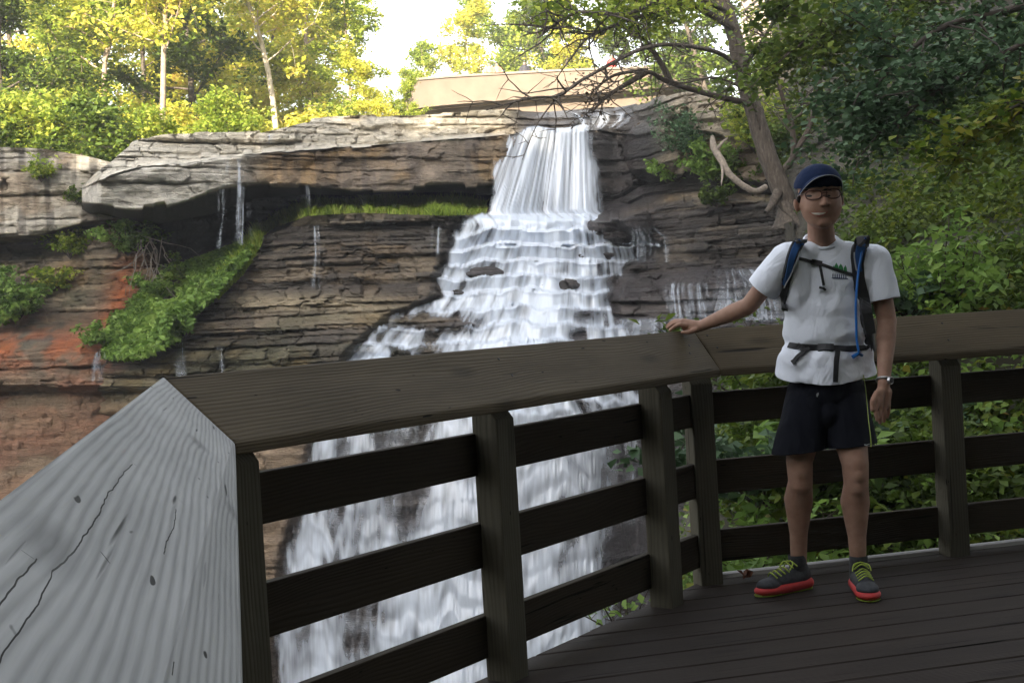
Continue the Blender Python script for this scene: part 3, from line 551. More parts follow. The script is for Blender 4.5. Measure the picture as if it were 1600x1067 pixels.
# screws on the caps
M['screw'] = plain('screw', (.02, .018, .016), .5)
def screws(capi, pts, nn):
    for (px, py) in pts:
        # hit the cap plane
        o = {1: v3(ABo, ZO), 2: v3(BCo, ZO), 0: v3(ABo, ZO)}[capi]; r = ray(px, py); t = (Vector(o)-CP).dot(nn)/r.dot(nn); c = CP+r*t+nn*.0012
        bm = bmesh.new(); bmesh.ops.create_cone(bm, cap_ends=True, segments=12, radius1=.0055, radius2=.0045, depth=.002, matrix=Matrix.Translation(c) @ Vector((0, 0, 1)).rotation_difference(nn).to_matrix().to_4x4())
        me = bpy.data.meshes.new('screw'); bm.to_mesh(me); bm.free(); link('screw', me, M['screw'], rail)
screws(1, [(362, 606), (386, 640), (779, 561), (800, 587), (1078, 552), (1077, 540)], nB); screws(2, [(1105, 524), (1121, 543), (1472, 505), (1482, 531)], nC)
# deck planks: one floor, run parallel to the right-hand railing
bmd = bmesh.new(); pw_ = .178; gap = .009; n = rn(dC); cen = BCo+rn(dC)*0
k = 0; DV = []; DF = []
def xpt(off):          # where a line parallel to C at inward offset off meets the outer edge of A or B
    p = BCo+n*(off); best = None
    for q, d in ((BCo, dB), (ABo, dA)):
        A_ = np.array([dC, -d]).T; t, s = np.linalg.solve(A_, q-p)
        if d is dB and -np.linalg.norm(BCo-ABo) <= s <= .001: return p+dC*t
        if d is dA and s <= 0: return p+dC*t
    return None
off = -.012
while off < 7.5:
    a0 = xpt(max(off, 0)); a1 = xpt(off+pw_)
    if a0 is None or a1 is None: break
    e0 = BCo+n*off+dC*7.2; e1 = BCo+n*(off+pw_)+dC*7.2
    zj = 0.002*math.sin(k*12.9); i = len(DV)
    a0 = a0+n*(min(off, 0))
    DV += [v3(a0, zj), v3(e0, zj), v3(e1, zj), v3(a1, zj), v3(a0, zj-.035), v3(e0, zj-.035), v3(e1, zj-.035), v3(a1, zj-.035)]
    DF += [tuple(i+q for q in f) for f in HEX]; off += pw_+gap; k += 1
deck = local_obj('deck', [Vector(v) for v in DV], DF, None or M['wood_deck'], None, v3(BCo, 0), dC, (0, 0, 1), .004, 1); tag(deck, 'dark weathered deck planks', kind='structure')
bv = [v3(BCo-dC*.0+n*-.03, .022), v3(BCo+dC*7+n*-.03, .022), v3(BCo+dC*7+n*.03, .022), v3(BCo+n*.03, .022)]
M['wood_edge'] = woodmat('wood_edge', (.15, .145, .14), (.32, .31, .30), .014, .03, .4, .7)
eb = prism('edge_board', bv[0], bv[1], bv[2], bv[3], (0, 0, -.16), M['wood_edge'], None, dC, .02); tag(eb, 'pale rounded edge board under the right-hand railing', 'edge board')
tag(prism('fascia_board', v3(ABo, -.04), v3(BCo, -.04), v3(BCo+rn(dB)*.04, -.04), v3(ABo+rn(dB)*.04, -.04), (0, 0, -.22), M['wood_board'], None, dB, .004), 'dark board closing the deck edge under the middle railing', 'fascia board')
# fallen leaf by the shoe
def dead_leaf(px, py, s, rot, lab):
    c = PZ(px, py, .012); vs_ = []; k = 15
    for i in range(k):
        a = 2*math.pi*i/k+rot; r = s*(1 if i % 3 == 0 else .5); vs_.append(c+Vector((math.cos(a)*r, math.sin(a)*r, abs(math.sin(a*1.5))*s*.9)))
    me = bpy.data.meshes.new('dead_leaf'); me.from_pydata([c]+vs_, [], [(0, 1+i, 1+(i+1) % k) for i in range(k)]); tag(link('dead_leaf', me, M['deadleaf']), lab, 'leaf')
M['deadleaf'] = plain('deadleaf', (.14, .05, .025), .8)
dead_leaf(1166, 902, .04, .4, 'curled brown dead leaf on the deck by the toe of the red shoe')
# ================================================================ VEGETATION
def leaves_mesh(C, size, seed, aspect=.62, up=.35, out=None):
    """C: (n,3) centres; each leaf is a creased rhombus of four vertices and two triangles"""
    r = np.random.default_rng(seed); n = len(C); s = size*(.6+.8*r.random(n))[:, None] if np.isscalar(size) else (size*(.6+.8*r.random(n)))[:, None]
    nrm = r.normal(size=(n, 3)); nrm[:, 2] = np.abs(nrm[:, 2])+up*2; nrm /= np.linalg.norm(nrm, axis=1)[:, None]
    a = r.normal(size=(n, 3)); a -= (a*nrm).sum(1)[:, None]*nrm; a /= np.linalg.norm(a, axis=1)[:, None]; b = np.cross(nrm, a)
    V = np.stack([C-a*s*.5, C+b*s*aspect*.5+nrm*s*.10, C+a*s*.55-nrm*s*.06, C-b*s*aspect*.5+nrm*s*.10], 1).reshape(-1, 3)
    i = np.arange(n)*4; F = np.stack([np.stack([i, i+1, i+2], 1), np.stack([i, i+2, i+3], 1)], 1).reshape(-1, 3)
    return V, F
def tube(path, radii, seg=7, wob=0, seed=0):
    path = [Vector(p) for p in path]; V = []; F = []; rr = random.Random(seed)
    for i, p in enumerate(path):
        t = (path[min(i+1, len(path)-1)]-path[max(i-1, 0)]).normalized(); u = t.orthogonal().normalized() if i == 0 else (u-t*u.dot(t)).normalized(); v = t.cross(u)
        for k in range(seg):
            a = 2*math.pi*k/seg; V.append(p+(u*math.cos(a)+v*math.sin(a))*radii[i]*(1+wob*(rr.random()-.5)))
    for i in range(len(path)-1):
        for k in range(seg): F.append((i*seg+k, i*seg+(k+1) % seg, (i+1)*seg+(k+1) % seg, (i+1)*seg+k))
    return V, F
def curve(pts, n=6):
    pts = [Vector(p) for p in pts]; out = []
    for i in range(len(pts)-1):
        p0, p1, p2, p3 = pts[max(i-1, 0)], pts[i], pts[i+1], pts[min(i+2, len(pts)-1)]
        for k in range(n):
            t = k/n; out.append(.5*((2*p1)+(p2-p0)*t+(2*p0-5*p1+4*p2-p3)*t*t+(-p0+3*p1-3*p2+p3)*t*t*t))
    out.append(pts[-1]); return out
class Tubes:
    def __init__(s): s.V = []; s.F = []
    def add(s, path, r0, r1, seg=6, wob=.15, seed=0):
        n = len(path); V, F = tube(path, [r0+(r1-r0)*i/(n-1) for i in range(n)], seg, wob, seed); o = len(s.V); s.V += V; s.F += [tuple(o+i for i in f) for f in F]
    def mesh(s): return mesh_np([tuple(v) for v in s.V], s.F, True)
def wiggle(p, d, L, n, rr, droop=0, w=.18):
    pts = [Vector(p)]; d = Vector(d).normalized()
    for i in range(n):
        d = (d+Vector((rr.gauss(0, w), rr.gauss(0, w), rr.gauss(0, w)-droop))).normalized(); pts.append(pts[-1]+d*L/n)
    return pts
def tree_data(seed, h=14, r=.16, crown=(.25, 1.), spread=3.2, nl=9000, leaf=.26, lean=.04, cl=.6):
    rr = random.Random(seed); T = Tubes(); tr = wiggle((0, 0, -.4), (rr.gauss(0, lean), rr.gauss(0, lean), 1), h, 12, rr, 0, .05); T.add(tr, r, r*.2, 8, .1)
    tips = []
    for k in range(26):
        f = crown[0]+(crown[1]-crown[0])*(k/26)**.9; i = min(11, int(f*12)); p = tr[i].lerp(tr[i+1], f*12-i); a = rr.random()*6.28+k*2.4
        L = spread*(.55+.6*rr.random())*(1.15-.75*max(0, (f-crown[0])/(1-crown[0]))**1.4)
        br = wiggle(p, (math.cos(a), math.sin(a), .35+.5*rr.random()), L, 6, rr, .03); T.add(br, r*.34*(1.1-f*.7), r*.05, 5)
        for q in range(2, 7):
            tips.append((br[q], .45+.5*rr.random()))
            if rr.random() < .75:
                sb = wiggle(br[q], (rr.gauss(0, 1), rr.gauss(0, 1), rr.gauss(.2, .6)), L*.42, 3, rr, .02); T.add(sb, r*.09, r*.03, 3); tips += [(sb[2], .5+.4*rr.random()), (sb[3], .5+.4*rr.random())]
    g = np.random.default_rng(seed); tp = np.array([tuple(t[0]) for t in tips]); tr_ = np.array([t[1] for t in tips])*cl
    w_ = g.random(len(tp))**1.5+.1; idx = g.choice(len(tp), nl, p=w_/w_.sum()); d = g.normal(size=(nl, 3)); d /= np.linalg.norm(d, axis=1)[:, None]
    C = tp[idx]+d*(g.random(nl)**.5*tr_[idx]*1.5)[:, None]*np.array([1, 1, .62]); V, F = leaves_mesh(C, leaf, seed)
    return T.mesh(), mesh_np(V, F)
def tree_obj(name, data, loc, rot, sc, lm, tm, label, cat, group=None):
    o = empty(name, loc, label, cat, group); o.rotation_euler = (0, 0, rot); o.scale = (sc, sc, sc)
    for nm, me, m in (('trunk', data[0], tm), ('crown', data[1], lm)):
        if me is None: continue
        c = bpy.data.objects.new(nm, me); COL.objects.link(c); c.parent = o
        if not me.materials: me.materials.append(None)
        c.material_slots[0].link = 'OBJECT'; c.material_slots[0].material = m
    return o
TD = [tree_data(s, 15, .17, (.06, 1), 3.6, 14000, .22) for s in (1, 2, 3)]+[tree_data(s, 13, .15, (.45, 1), 2.9, 7000, .22, .008) for s in (4, 5)]
BD = [tree_data(s, 3.4, .05, (.05, 1), 1.6, 3600, .16, .15, .5) for s in (11, 12, 13)]
def gz(x, y):
    return float(6.6+(y-44)*.05+max(0, min(100, -x-8))*.02+max(0, x-12)*.45)
far = [  # px, distance, data, scale, leaf, trunk, words
 (20, 50, 0, .95, 'leaf_green', 'bark', 'dark green tree standing at the left picture edge above the pale rock wall'),
 (95, 56, 1, 1.1, 'leaf_lime', 'bark', 'light green tree second from the left edge with a broken crown'),
 (182, 52, 3, 1.0, 'leaf_lime', 'bark_pale', 'slim tree with a thin pale stem beside the dark bushes'),
 (225, 64, 2, 1.15, 'leaf_yellow', 'bark', 'yellow tree behind the slim pale stem'),
 (266, 50, 4, 1.05, 'leaf_yellow', 'bark_pale', 'yellow leaved tree with a leaning bare orange-brown trunk'),
 (335, 60, 0, 1.2, 'leaf_green', 'bark', 'dark green tree between the leaning trunk and the birch'),
 (395, 66, 1, 1.1, 'leaf_yellow', 'bark_pale', 'bright yellow tree left of the white birch'),
 (458, 55, 3, 1.15, 'leaf_yellow', 'bark_white', 'tall tree with a straight white trunk in full sun'),
 (520, 66, 2, 1.05, 'leaf_yellow', 'bark_pale', 'sunlit yellow tree right of the white trunk'),
 (575, 58, 0, .72, 'leaf_lime', 'bark_pale', 'low yellow-green tree at the edge of the bright gap in the sky'),
 (60, 66, 1, 1.2, 'leaf_yellow', 'bark', 'yellow tree glowing between the two dark trees at the left edge'),
 (180, 70, 0, 1.2, 'leaf_yellow', 'bark', 'yellow-green tree filling the gap left of the leaning trunk'),
 (345, 90, 2, 1.4, 'leaf_yellow', 'bark', 'hazy yellow tree deepest in the wood behind the dark green one'),
 (505, 92, 0, 1.3, 'leaf_lime', 'bark', 'pale tree deepest in the wood right of the birch'),
 (230, 95, 1, 1.4, 'leaf_lime', 'bark', 'pale tree deepest in the wood left of the leaning trunk'),
 (420, 74, 2, 1.0, 'leaf_yellow', 'bark', 'yellow tree with low hanging leaves just left of the birch'),
 (560, 76, 1, .85, 'leaf_yellow', 'bark_pale', 'golden tree fading into the bright sky gap'),
 (130, 72, 2, 1.3, 'leaf_lime', 'bark', 'tall light green tree in the back row at left'),
 (300, 78, 0, 1.3, 'leaf_yellow', 'bark', 'tall yellow tree in the back row behind the leaning trunk'),
 (440, 80, 1, 1.25, 'leaf_lime', 'bark', 'tall pale green tree in the back row behind the birch'),
 (622, 53, 2, .42, 'leaf_yellow', 'bark_pale', 'low golden tree softening the left end of the bridge'),
 (665, 54, 0, .34, 'leaf_lime', 'bark_pale', 'small tree in front of the left end of the bridge'),
 (728, 80, 1, .80, 'leaf_lime', 'bark_pale', 'pale green tree at the right edge of the bright sky gap'),
 (895, 82, 0, .9, 'leaf_yellow', 'bark', 'yellow tree between the round green tree and the red walker'),
 (760, 84, 0, .95, 'leaf_yellow', 'bark_pale', 'yellow-green tree rising beyond the left part of the bridge'),
 (800, 88, 3, 1.1, 'leaf_lime', 'bark_white', 'tree with pale forked stems beyond the bridge'),
 (860, 92, 1, 1.1, 'leaf_lime', 'bark', 'round green tree beyond the middle of the bridge'),
 (930, 86, 2, 1.1, 'leaf_green', 'bark', 'green tree beyond the right part of the bridge'),
 (1000, 90, 0, 1.05, 'leaf_green', 'bark', 'green tree beyond the right end of the bridge'),
 (1120, 68, 1, 1.0, 'leaf_green', 'bark', 'green tree just left of the big leaning trunk'),
 (1150, 60, 2, 1.0, 'leaf_green', 'bark', 'green tree directly behind the big leaning trunk'),
 (1235, 56, 0, 1.0, 'leaf_green', 'bark', 'dark green tree right of the big leaning trunk'),
 (1330, 52, 1, 1.0, 'leaf_green', 'bark', 'dark green tree high on the right-hand slope'),
 (1450, 48, 2, 1.0, 'leaf_green', 'bark', 'deep green tree on the right-hand slope near the top corner')]
M['bark_white'] = plain('bark_white', (.40, .34, .26), .8, .25, 5)
for i, (px, Y, d, sc, lm, tm, lab) in enumerate(far):
    x = (px-800)/FPX*Y; tree_obj('deciduous_tree', TD[d], (x, Y, gz(x, Y)-.5), i*1.9, sc, M[lm], M[tm], lab, 'tree', 'trees above the falls')
bush = [(240, 52, 1.3, 2, 'leaf_yellow', 'tall yellow bush behind the leaning bare trunk'), (310, 54, 1.4, 1, 'leaf_yellow', 'tall golden bush left of the middle of the wood'), (370, 55, 1.3, 0, 'leaf_lime', 'tall lime bush in the middle of the wood'), (425, 56, 1.4, 2, 'leaf_yellow', 'tall yellow bush just left of the white trunk'), (490, 56, 1.3, 1, 'leaf_yellow', 'tall yellow bush just right of the white trunk'), (545, 55, 1.2, 0, 'leaf_yellow', 'golden thicket under the fallen branch by the sky gap'), (150, 50, 1.4, 1, 'leaf_lime', 'tall lime bush behind the slim pale stem'), (60, 49, 1.5, 0, 'leaf_lime', 'tall bush in the second row at the left edge'),
 (20, 43, 1.1, 0, 'leaf_green', 'dark bush on top of the rock wall at the left edge'), (85, 44, 1.2, 1, 'leaf_lime', 'pale green bush above the streaked grey rock'), (140, 43.5, 1.15, 2, 'leaf_green', 'dark bush hanging over the gap beside the big ledge'),
 (205, 46, 1.0, 0, 'leaf_green', 'bush behind the stepped grey end of the ledge'), (262, 45, .9, 1, 'leaf_lime', 'bush below the leaning bare trunk'), (330, 47, .9, 2, 'leaf_lime', 'light bush on the rim above the wet ledge'), (395, 45, 1.0, 0, 'leaf_lime', 'rounded light green bush on the rim left of the birch'),
 (455, 48, .75, 1, 'leaf_yellow', 'yellow bush at the foot of the white trunk'), (510, 47, .6, 2, 'leaf_yellow', 'low yellow bush on the rim right of the white trunk'), (560, 50, .8, 0, 'leaf_lime', 'tangled bush left of the bright sky gap'), (600, 52, .55, 1, 'leaf_yellow', 'glowing low bush under the bright sky gap'), (632, 48, .75, 2, 'leaf_lime', 'low bush at the left foot of the bridge'), (700, 47, .35, 0, 'leaf_fresh', 'small green bush against the bridge wall')]
for i, (px, Y, sc, d, lm, lab) in enumerate(bush):
    x = (px-800)/FPX*Y; b = P(px, hor(px)-318+(20 if px < 300 else 48)*(px > 180), Y); z = 6.3 if px > 180 else 5.8
    tree_obj('bush', BD[d], (x, Y, z), i*2.3, sc*1.05, M[lm], M['bark_dark'], lab, 'bush', 'bushes along the rim')
# --- right-hand slope
HC = [1180, 1215, 1250, 1300, 1350, 1450, 1600, 1800, 2300]
HT = [[(90, 52), (130, 46), (190, 42), (262, 40), (330, 38.5), (420, 38), (520, 37), (700, 36)],
      [(20, 52), (90, 44), (180, 40), (268, 37), (322, 36), (420, 37), (520, 37), (700, 36)],
      [(-80, 50), (60, 40), (170, 36), (250, 32), (330, 30), (430, 29), (520, 28), (700, 27)],
      [(-200, 48), (40, 37), (160, 33), (250, 28.5), (330, 25), (430, 22), (520, 20), (700, 19)],
      [(-300, 46), (20, 34), (150, 30), (250, 26), (330, 22), (430, 19), (520, 17), (700, 16)],
      [(-400, 42), (0, 30), (130, 26), (240, 22.5), (330, 19), (430, 16), (520, 14), (700, 13)],
      [(-500, 36), (-60, 26), (100, 22), (230, 19), (330, 16), (430, 13.5), (520, 12), (700, 11)],
      [(-600, 30), (-100, 22), (80, 18), (220, 15.5), (330, 13), (430, 11), (520, 10), (700, 9.5)],
      [(-800, 22), (-200, 16), (60, 13), (220, 11), (330, 9.5), (430, 8.5), (520, 8), (700, 7.5)]]
hpx, hPY, hY, hFI = loft(HC, HT, 4, [16, 34, 30, 26, 22, 24, 18]); hPX = np.broadcast_to(hpx, hPY.shape)
W0 = PP(hPX, hPY, hY); outc = sstep(.54, .66, fbm(W0[..., 0]*.22+W0[..., 1]*.1, W0[..., 2]*.42, 3, 91))
outc = np.maximum(outc*.8, np.maximum(gauss(hPX, hPY, 1400, 275, 130, 30), np.maximum(gauss(hPX, hPY, 1350, 335, 90, 22), gauss(hPX, hPY, 1500, 160, 120, 26)*.7)))
a1, g1, L1, B1 = strata(W0[..., 0]+W0[..., 1]*.5, W0[..., 2], .45, 1.4, 1, 61, warp=.3)
hY2 = hY-(fbm(W0[..., 0]*.5, W0[..., 2]*.6, 4, 60)-.5)*2.4-outc*(a1*.9-.3)
hV = PP(hPX, hPY, hY2); me = mesh_np(hV.reshape(-1, 3), grid_faces(*hPY.shape), False)
tn = fbm(W0[..., 0]*1.5, W0[..., 2]*2, 3, 66)[..., None]; tcol = np.array([.045, .045, .02])*(1-outc[..., None])+np.array([.10, .085, .065])*outc[..., None]; attr(me, 'tint', (tcol*(.5+tn)*(1-.5*(g1*outc)[..., None])).reshape(-1, 3), 'COL'); attr(me, 'wet', np.full(hPY.size, .2))
tag(link('hillside', me, M['rock']), 'steep overgrown slope on the right', kind='structure')
NC = [1040, 1110, 1180, 1250, 1320, 1400, 1600, 1900, 2300]
NTB = [[(900, 15), (960, 12), (1010, 11), (1060, 10.2), (1200, 9.8)],
       [(640, 19), (700, 14), (800, 11.5), (950, 9.6), (1200, 8.6)],
       [(556, 18), (640, 13), (760, 10.6), (930, 8.8), (1200, 8)],
       [(548, 16), (620, 12), (740, 10), (920, 8.4), (1200, 7.7)],
       [(520, 15), (590, 11.6), (720, 9.7), (910, 8.2), (1200, 7.6)],
       [(480, 14), (560, 11), (700, 9.4), (900, 8.1), (1200, 7.5)],
       [(440, 13), (520, 10.8), (680, 9.4), (880, 8.2), (1200, 7.6)],
       [(420, 12), (500, 10.6), (660, 9.5), (860, 8.6), (1200, 8)],
       [(400, 11), (480, 10), (640, 9.4), (860, 8.8), (1200, 8.4)]]
npx, nPY, nY, nFI = loft(NC, NTB, 4, [20, 40, 40, 30]); nPX = np.broadcast_to(npx, nPY.shape); W1 = PP(nPX, nPY, nY)
nY2 = nY-(fbm(W1[..., 0]*.9, W1[..., 2]*.9, 4, 70)-.5)*.9
me = mesh_np(PP(nPX, nPY, nY2).reshape(-1, 3), grid_faces(*nPY.shape), True); tag(link('near_slope', me, M['soil']), 'slope dropping away beyond the deck', kind='structure')
def scatter(PXg, PYg, Yg, n, seed, mask=None, lift=.25, clump=True):
    r = np.random.default_rng(seed); nr, nc = Yg.shape; V = PP(PXg, PYg, Yg)
    i = r.integers(0, nr-1, n*2); j = r.integers(0, nc-1, n*2)
    e1 = V[i+1, j]-V[i, j]; e2 = V[i, j+1]-V[i, j]; ar = np.linalg.norm(np.cross(e1, e2), axis=1); ar = ar/V[i, j, 1]**1.2
    keep = r.random(n*2) < np.clip(ar/np.percentile(ar, 85), .05, 1)
    if mask is not None: keep &= r.random(n*2) < mask[i, j]
    i, j, e1, e2 = i[keep], j[keep], e1[keep], e2[keep]; Pt = V[i, j]+e1*r.random((len(i), 1))+e2*r.random((len(i), 1))
    nv = np.cross(e1, e2); nv /= np.linalg.norm(nv, axis=1)[:, None]+1e-9; nv *= -np.sign(nv[:, 1])[:, None]*-1
    nv = np.where((nv[:, 1] > 0)[:, None], -nv, nv)
    cl = fbm(Pt[:, 0]*.9+Pt[:, 1]*.4, Pt[:, 2]*1.1, 3, seed) if clump else .5
    Pt = Pt+nv*(lift*(cl-.25)*2*r.random(len(i)))[:, None]+np.array([0, 0, 1])*(lift*.5*r.random(len(i)))[:, None]
    return Pt
def stuff_leaves(name, Pt, size, mat, seed, label, up=.35, aspect=.62):
    V, F = leaves_mesh(Pt, size, seed, aspect, up); return tag(link(name, mesh_np(V, F), M[mat]), label, kind='stuff')
veg = (1-np.clip(outc*1.1, 0, .93))*sstep(.30, .46, fbm(W0[..., 0]*.6+W0[..., 1]*.3, W0[..., 2]*.8, 3, 41))
Y_ = sstep(200, 330, hPY)*sstep(1300, 1400, hPX)
stuff_leaves('ground_cover', scatter(hPX, hPY, hY2, 240000, 1, veg*(.15+.85*Y_), .45), .08, 'leaf_moss', 1, 'mossy yellow-green cover of ferns and creepers on the right slope')
stuff_leaves('ground_cover', scatter(hPX, hPY, hY2, 170000, 2, veg*(1-.75*Y_), .8), .12, 'leaf_green', 2, 'darker leafy undergrowth higher on the right slope')
stuff_leaves('ground_cover', scatter(nPX, nPY, nY2, 80000, 3, sstep(.25, .45, fbm(W1[..., 0]*1.5, W1[..., 2]*1.5, 2, 42)), .5), .075, 'leaf_green', 3, 'leafy undergrowth just beyond the railing')
stuff_leaves('ground_cover', scatter(nPX, nPY, nY2, 9000, 4, None, .7), .07, 'leaf_fresh', 4, 'bright green leaves among the undergrowth beyond the railing')
stuff_leaves('ground_cover', scatter(nPX, nPY, nY2, 2600, 5, None, .7), .08, 'leaf_vine', 5, 'yellowing leaves among the undergrowth beyond the railing')
# bushes built around a bent stem set
def shrub(name, base, h, spread, nl, leaf, lm, seed, label, cat='shrub', group=None, stems=9, up=.3, aspect=.62, tm='bark_dark', flat=.7, lean=(0, 0, 0)):
    rr = random.Random(seed); T = Tubes(); tips = []; base = Vector(base)
    for k in range(stems):
        a = 6.28*k/stems+rr.random(); d = Vector((math.cos(a)*spread, math.sin(a)*spread, h*(.7+.5*rr.random())))+Vector(lean)*h
        p = wiggle(Vector((0, 0, 0)), d, d.length, 6, rr, .02, .12); T.add(p, .012*h+.004, .003, 4)
        tips += [(q, .35) for q in p[2:]]
        for q in p[2:6]:
            s = wiggle(q, (rr.gauss(0, 1), rr.gauss(0, 1), rr.gauss(.3, .4)), h*.3, 3, rr); T.add(s, .005*h+.002, .002, 3); tips += [(s[2], .3), (s[3], .3)]
    g = np.random.default_rng(seed); tp = np.array([tuple(t[0]) for t in tips]); w_ = g.random(len(tp))+.15; idx = g.choice(len(tp), nl, p=w_/w_.sum())
    d = g.normal(size=(nl, 3)); d /= np.linalg.norm(d, axis=1)[:, None]; C = tp[idx]+d*(g.random(nl)**.6*.22*max(h, spread))[:, None]*np.array([1, 1, flat]); V, F = leaves_mesh(C, leaf, seed, aspect, up)
    o = empty(name, base, label, cat, group)
    for nm, me, m in (('stem', T.mesh(), M[tm]), ('foliage', mesh_np(V, F), M[lm])):
        c = bpy.data.objects.new(nm, me); COL.objects.link(c); c.parent = o; me.materials.append(m)
    return o
shr = [ # px, py(base), Y, h, spread, n, leaf, mat, label
 (1480, 520, 10.5, .85, .30, 900, .085, 'leaf_fresh', 'tall bright green plant rising above the railing right of the man'),
 (1420, 500, 10.8, .30, .45, 500, .12, 'leaf_blue', 'big bluish leaves just right of the man above the railing'),
 (1545, 500, 11.5, .35, .7, 1100, .10, 'leaf_green', 'leafy plant above the railing near the right edge'),
 (1170, 640, 10.2, .6, .9, 900, 0.090, 'leaf_green', 'plant showing through the top gap left of the man'),
 (1190, 800, 9.0, .6, .8, 1100, 0.105, 'leaf_blue', 'maple-like plant with grey-green leaves in the lower gap left of the man'),
 (1290, 820, 8.9, .7, .5, 700, .13, 'leaf_fresh', 'light green sapling seen between the man’s legs'),
 (1430, 720, 9.4, .5, .6, 600, 0.112, 'leaf_blue', 'plant with big pale leaves beside the hanging hand'),
 (1560, 740, 9.6, .6, .9, 1000, .10, 'leaf_green', 'fine leaved plant behind the far right railing bay'),
 (1420, 850, 8.6, .5, .8, 900, .09, 'leaf_moss', 'fine leaved plant behind the lowest board right of the man'),
 (1180, 900, 8.0, .3, .7, 700, .09, 'leaf_fresh', 'low fresh green plant at the deck edge by the railing corner'),
 (975, 1000, 9.5, .42, .4, 90, .07, 'leaf_fresh', 'sprig of leaves in front of the falls at the lower gap')]
for i, (px, py, Y, h, sp, n, lf, lm, lab) in enumerate(shr): shrub('shrub', P(px, py, Y), h, sp, n, lf, M and lm, 100+i, lab)
# --- left-hand plants
def onrock(px, py, off=.15):
    c = min(max(int((px-mpx[0])/1.7), 0), len(mpx)-1); rr = np.searchsorted(mPY[:, c], py); return P(px, py, mY2[min(rr, mPY.shape[0]-1), c]-off)
def onleft(px, py, off=.15):
    c = min(max(int((px-lpx[0])/2), 0), len(lpx)-1); rr = np.searchsorted(lPY[:, c], py); return P(px, py, lY2[min(rr, lPY.shape[0]-1), c]-off)
def patch(name, poly, n, lift, size, mat, seed, label, left=False, kind='stuff', up=.35, aspect=.62, grassy=False):
    """foliage hugging the rock inside a picture-row band: poly = [(px, top, bottom)]"""
    r = np.random.default_rng(seed); xs = [p[0] for p in poly]; a = r.uniform(xs[0], xs[-1], n); t = np.interp(a, xs, [p[1] for p in poly]); b = np.interp(a, xs, [p[2] for p in poly])
    py = t+(b-t)*r.random(n); px_, PYm, Ym, x0, dx = (lpx, lPY, lY2, lpx[0], 2) if left else (mpx, mPY, mY2, mpx[0], 1.7)
    c = np.clip(((a-x0)/dx).astype(int), 0, len(px_)-1); Yv = np.array([Ym[min(np.searchsorted(PYm[:, k], q), PYm.shape[0]-1), k] for k, q in zip(c, py)])
    cl = fbm(a*.03, py*.03, 3, seed); keep = r.random(n) < sstep(.28, .42, cl)*1.1 if not grassy else np.ones(n, bool)
    Pt = PP(a, py, Yv-.05-lift*r.random(n)*cl*2)[keep]
    if grassy:
        m = len(Pt); ang = r.random(m)*6.28; hgt = size*(.25+1.3*cl[keep])*(.5+r.random(m)); ln = r.normal(size=(m, 3))*.28; ln[:, 2] = 1; ln = ln*hgt[:, None]; wv = np.stack([np.cos(ang), np.sin(ang), 0*ang], 1)*size*.045
        V = np.stack([Pt-wv, Pt+wv, Pt+ln*.6+wv*.7, Pt+ln+np.array([0, -.05, -.04])], 1).reshape(-1, 3); i = np.arange(m)*4; F = np.stack([np.stack([i, i+1, i+2], 1), np.stack([i, i+2, i+3], 1)], 1).reshape(-1, 3)
    else: V, F = leaves_mesh(Pt, size, seed, aspect, up)
    return tag(link(name, mesh_np(V, F), M[mat]), label, kind=kind)
patch('grass', [(400, 355, 378), (430, 338, 356), (480, 322, 338), (560, 314, 333), (700, 313, 338), (760, 318, 335)], 16000, .5, .24, 'grass', 5, 'bright grass strip along the ledge under the overhang', grassy=True)
patch('grass', [(340, 420, 470), (380, 378, 430), (408, 352, 385)], 5000, .4, .26, 'grass', 6, 'bright grass on the slope', grassy=True)
patch('ground_cover', [(160, 495, 560), (200, 470, 562), (260, 420, 530), (330, 395, 470), (395, 372, 395)], 30000, 1.0, .17, 'leaf_fresh', 7, 'green leafy slope running down from the cave')
patch('ground_cover', [(170, 520, 560), (220, 500, 562), (300, 460, 520)], 3500, 1.2, .24, 'leaf_fresh', 8, 'larger leaves on the green slope')
LS = [(30, 500, 1.3, 1.0, 1700, .17, 'leaf_fresh', 'rounded green clump on the left ledge beside the red seep'), (-10, 515, 1.0, 1.0, 900, .2, 'leaf_fresh', 'broad leaved plant at the left edge above the orange ledge'), (85, 455, .7, .7, 800, .16, 'leaf_lime', 'pale green plant above the round clump on the left ledge'),
 (110, 405, .9, .6, 900, .14, 'leaf_lime', 'upright plant under the undercut of the left wall'), (200, 400, 1.1, .8, 1300, .15, 'leaf_fresh', 'bushy plant left of the dark cave'), (235, 390, 1.0, .7, 1200, .14, 'leaf_green', 'dark bushy plant at the mouth of the cave'), (165, 335, .6, .6, 500, .15, 'leaf_fresh', 'small plant growing from the crack beside the ledge tip'),
 (65, 285, .7, .4, 400, .13, 'leaf_lime', 'trailing plant on the streaked pale rock'), (120, 320, .5, .35, 350, .12, 'leaf_green', 'mossy tuft on the lower pale rock')]
for i, (px, py, h, sp, n, lf, lm, lab) in enumerate(LS): shrub('rock_plant', onleft(px, py), h, sp, n, lf, lm, 200+i, lab, 'plant')
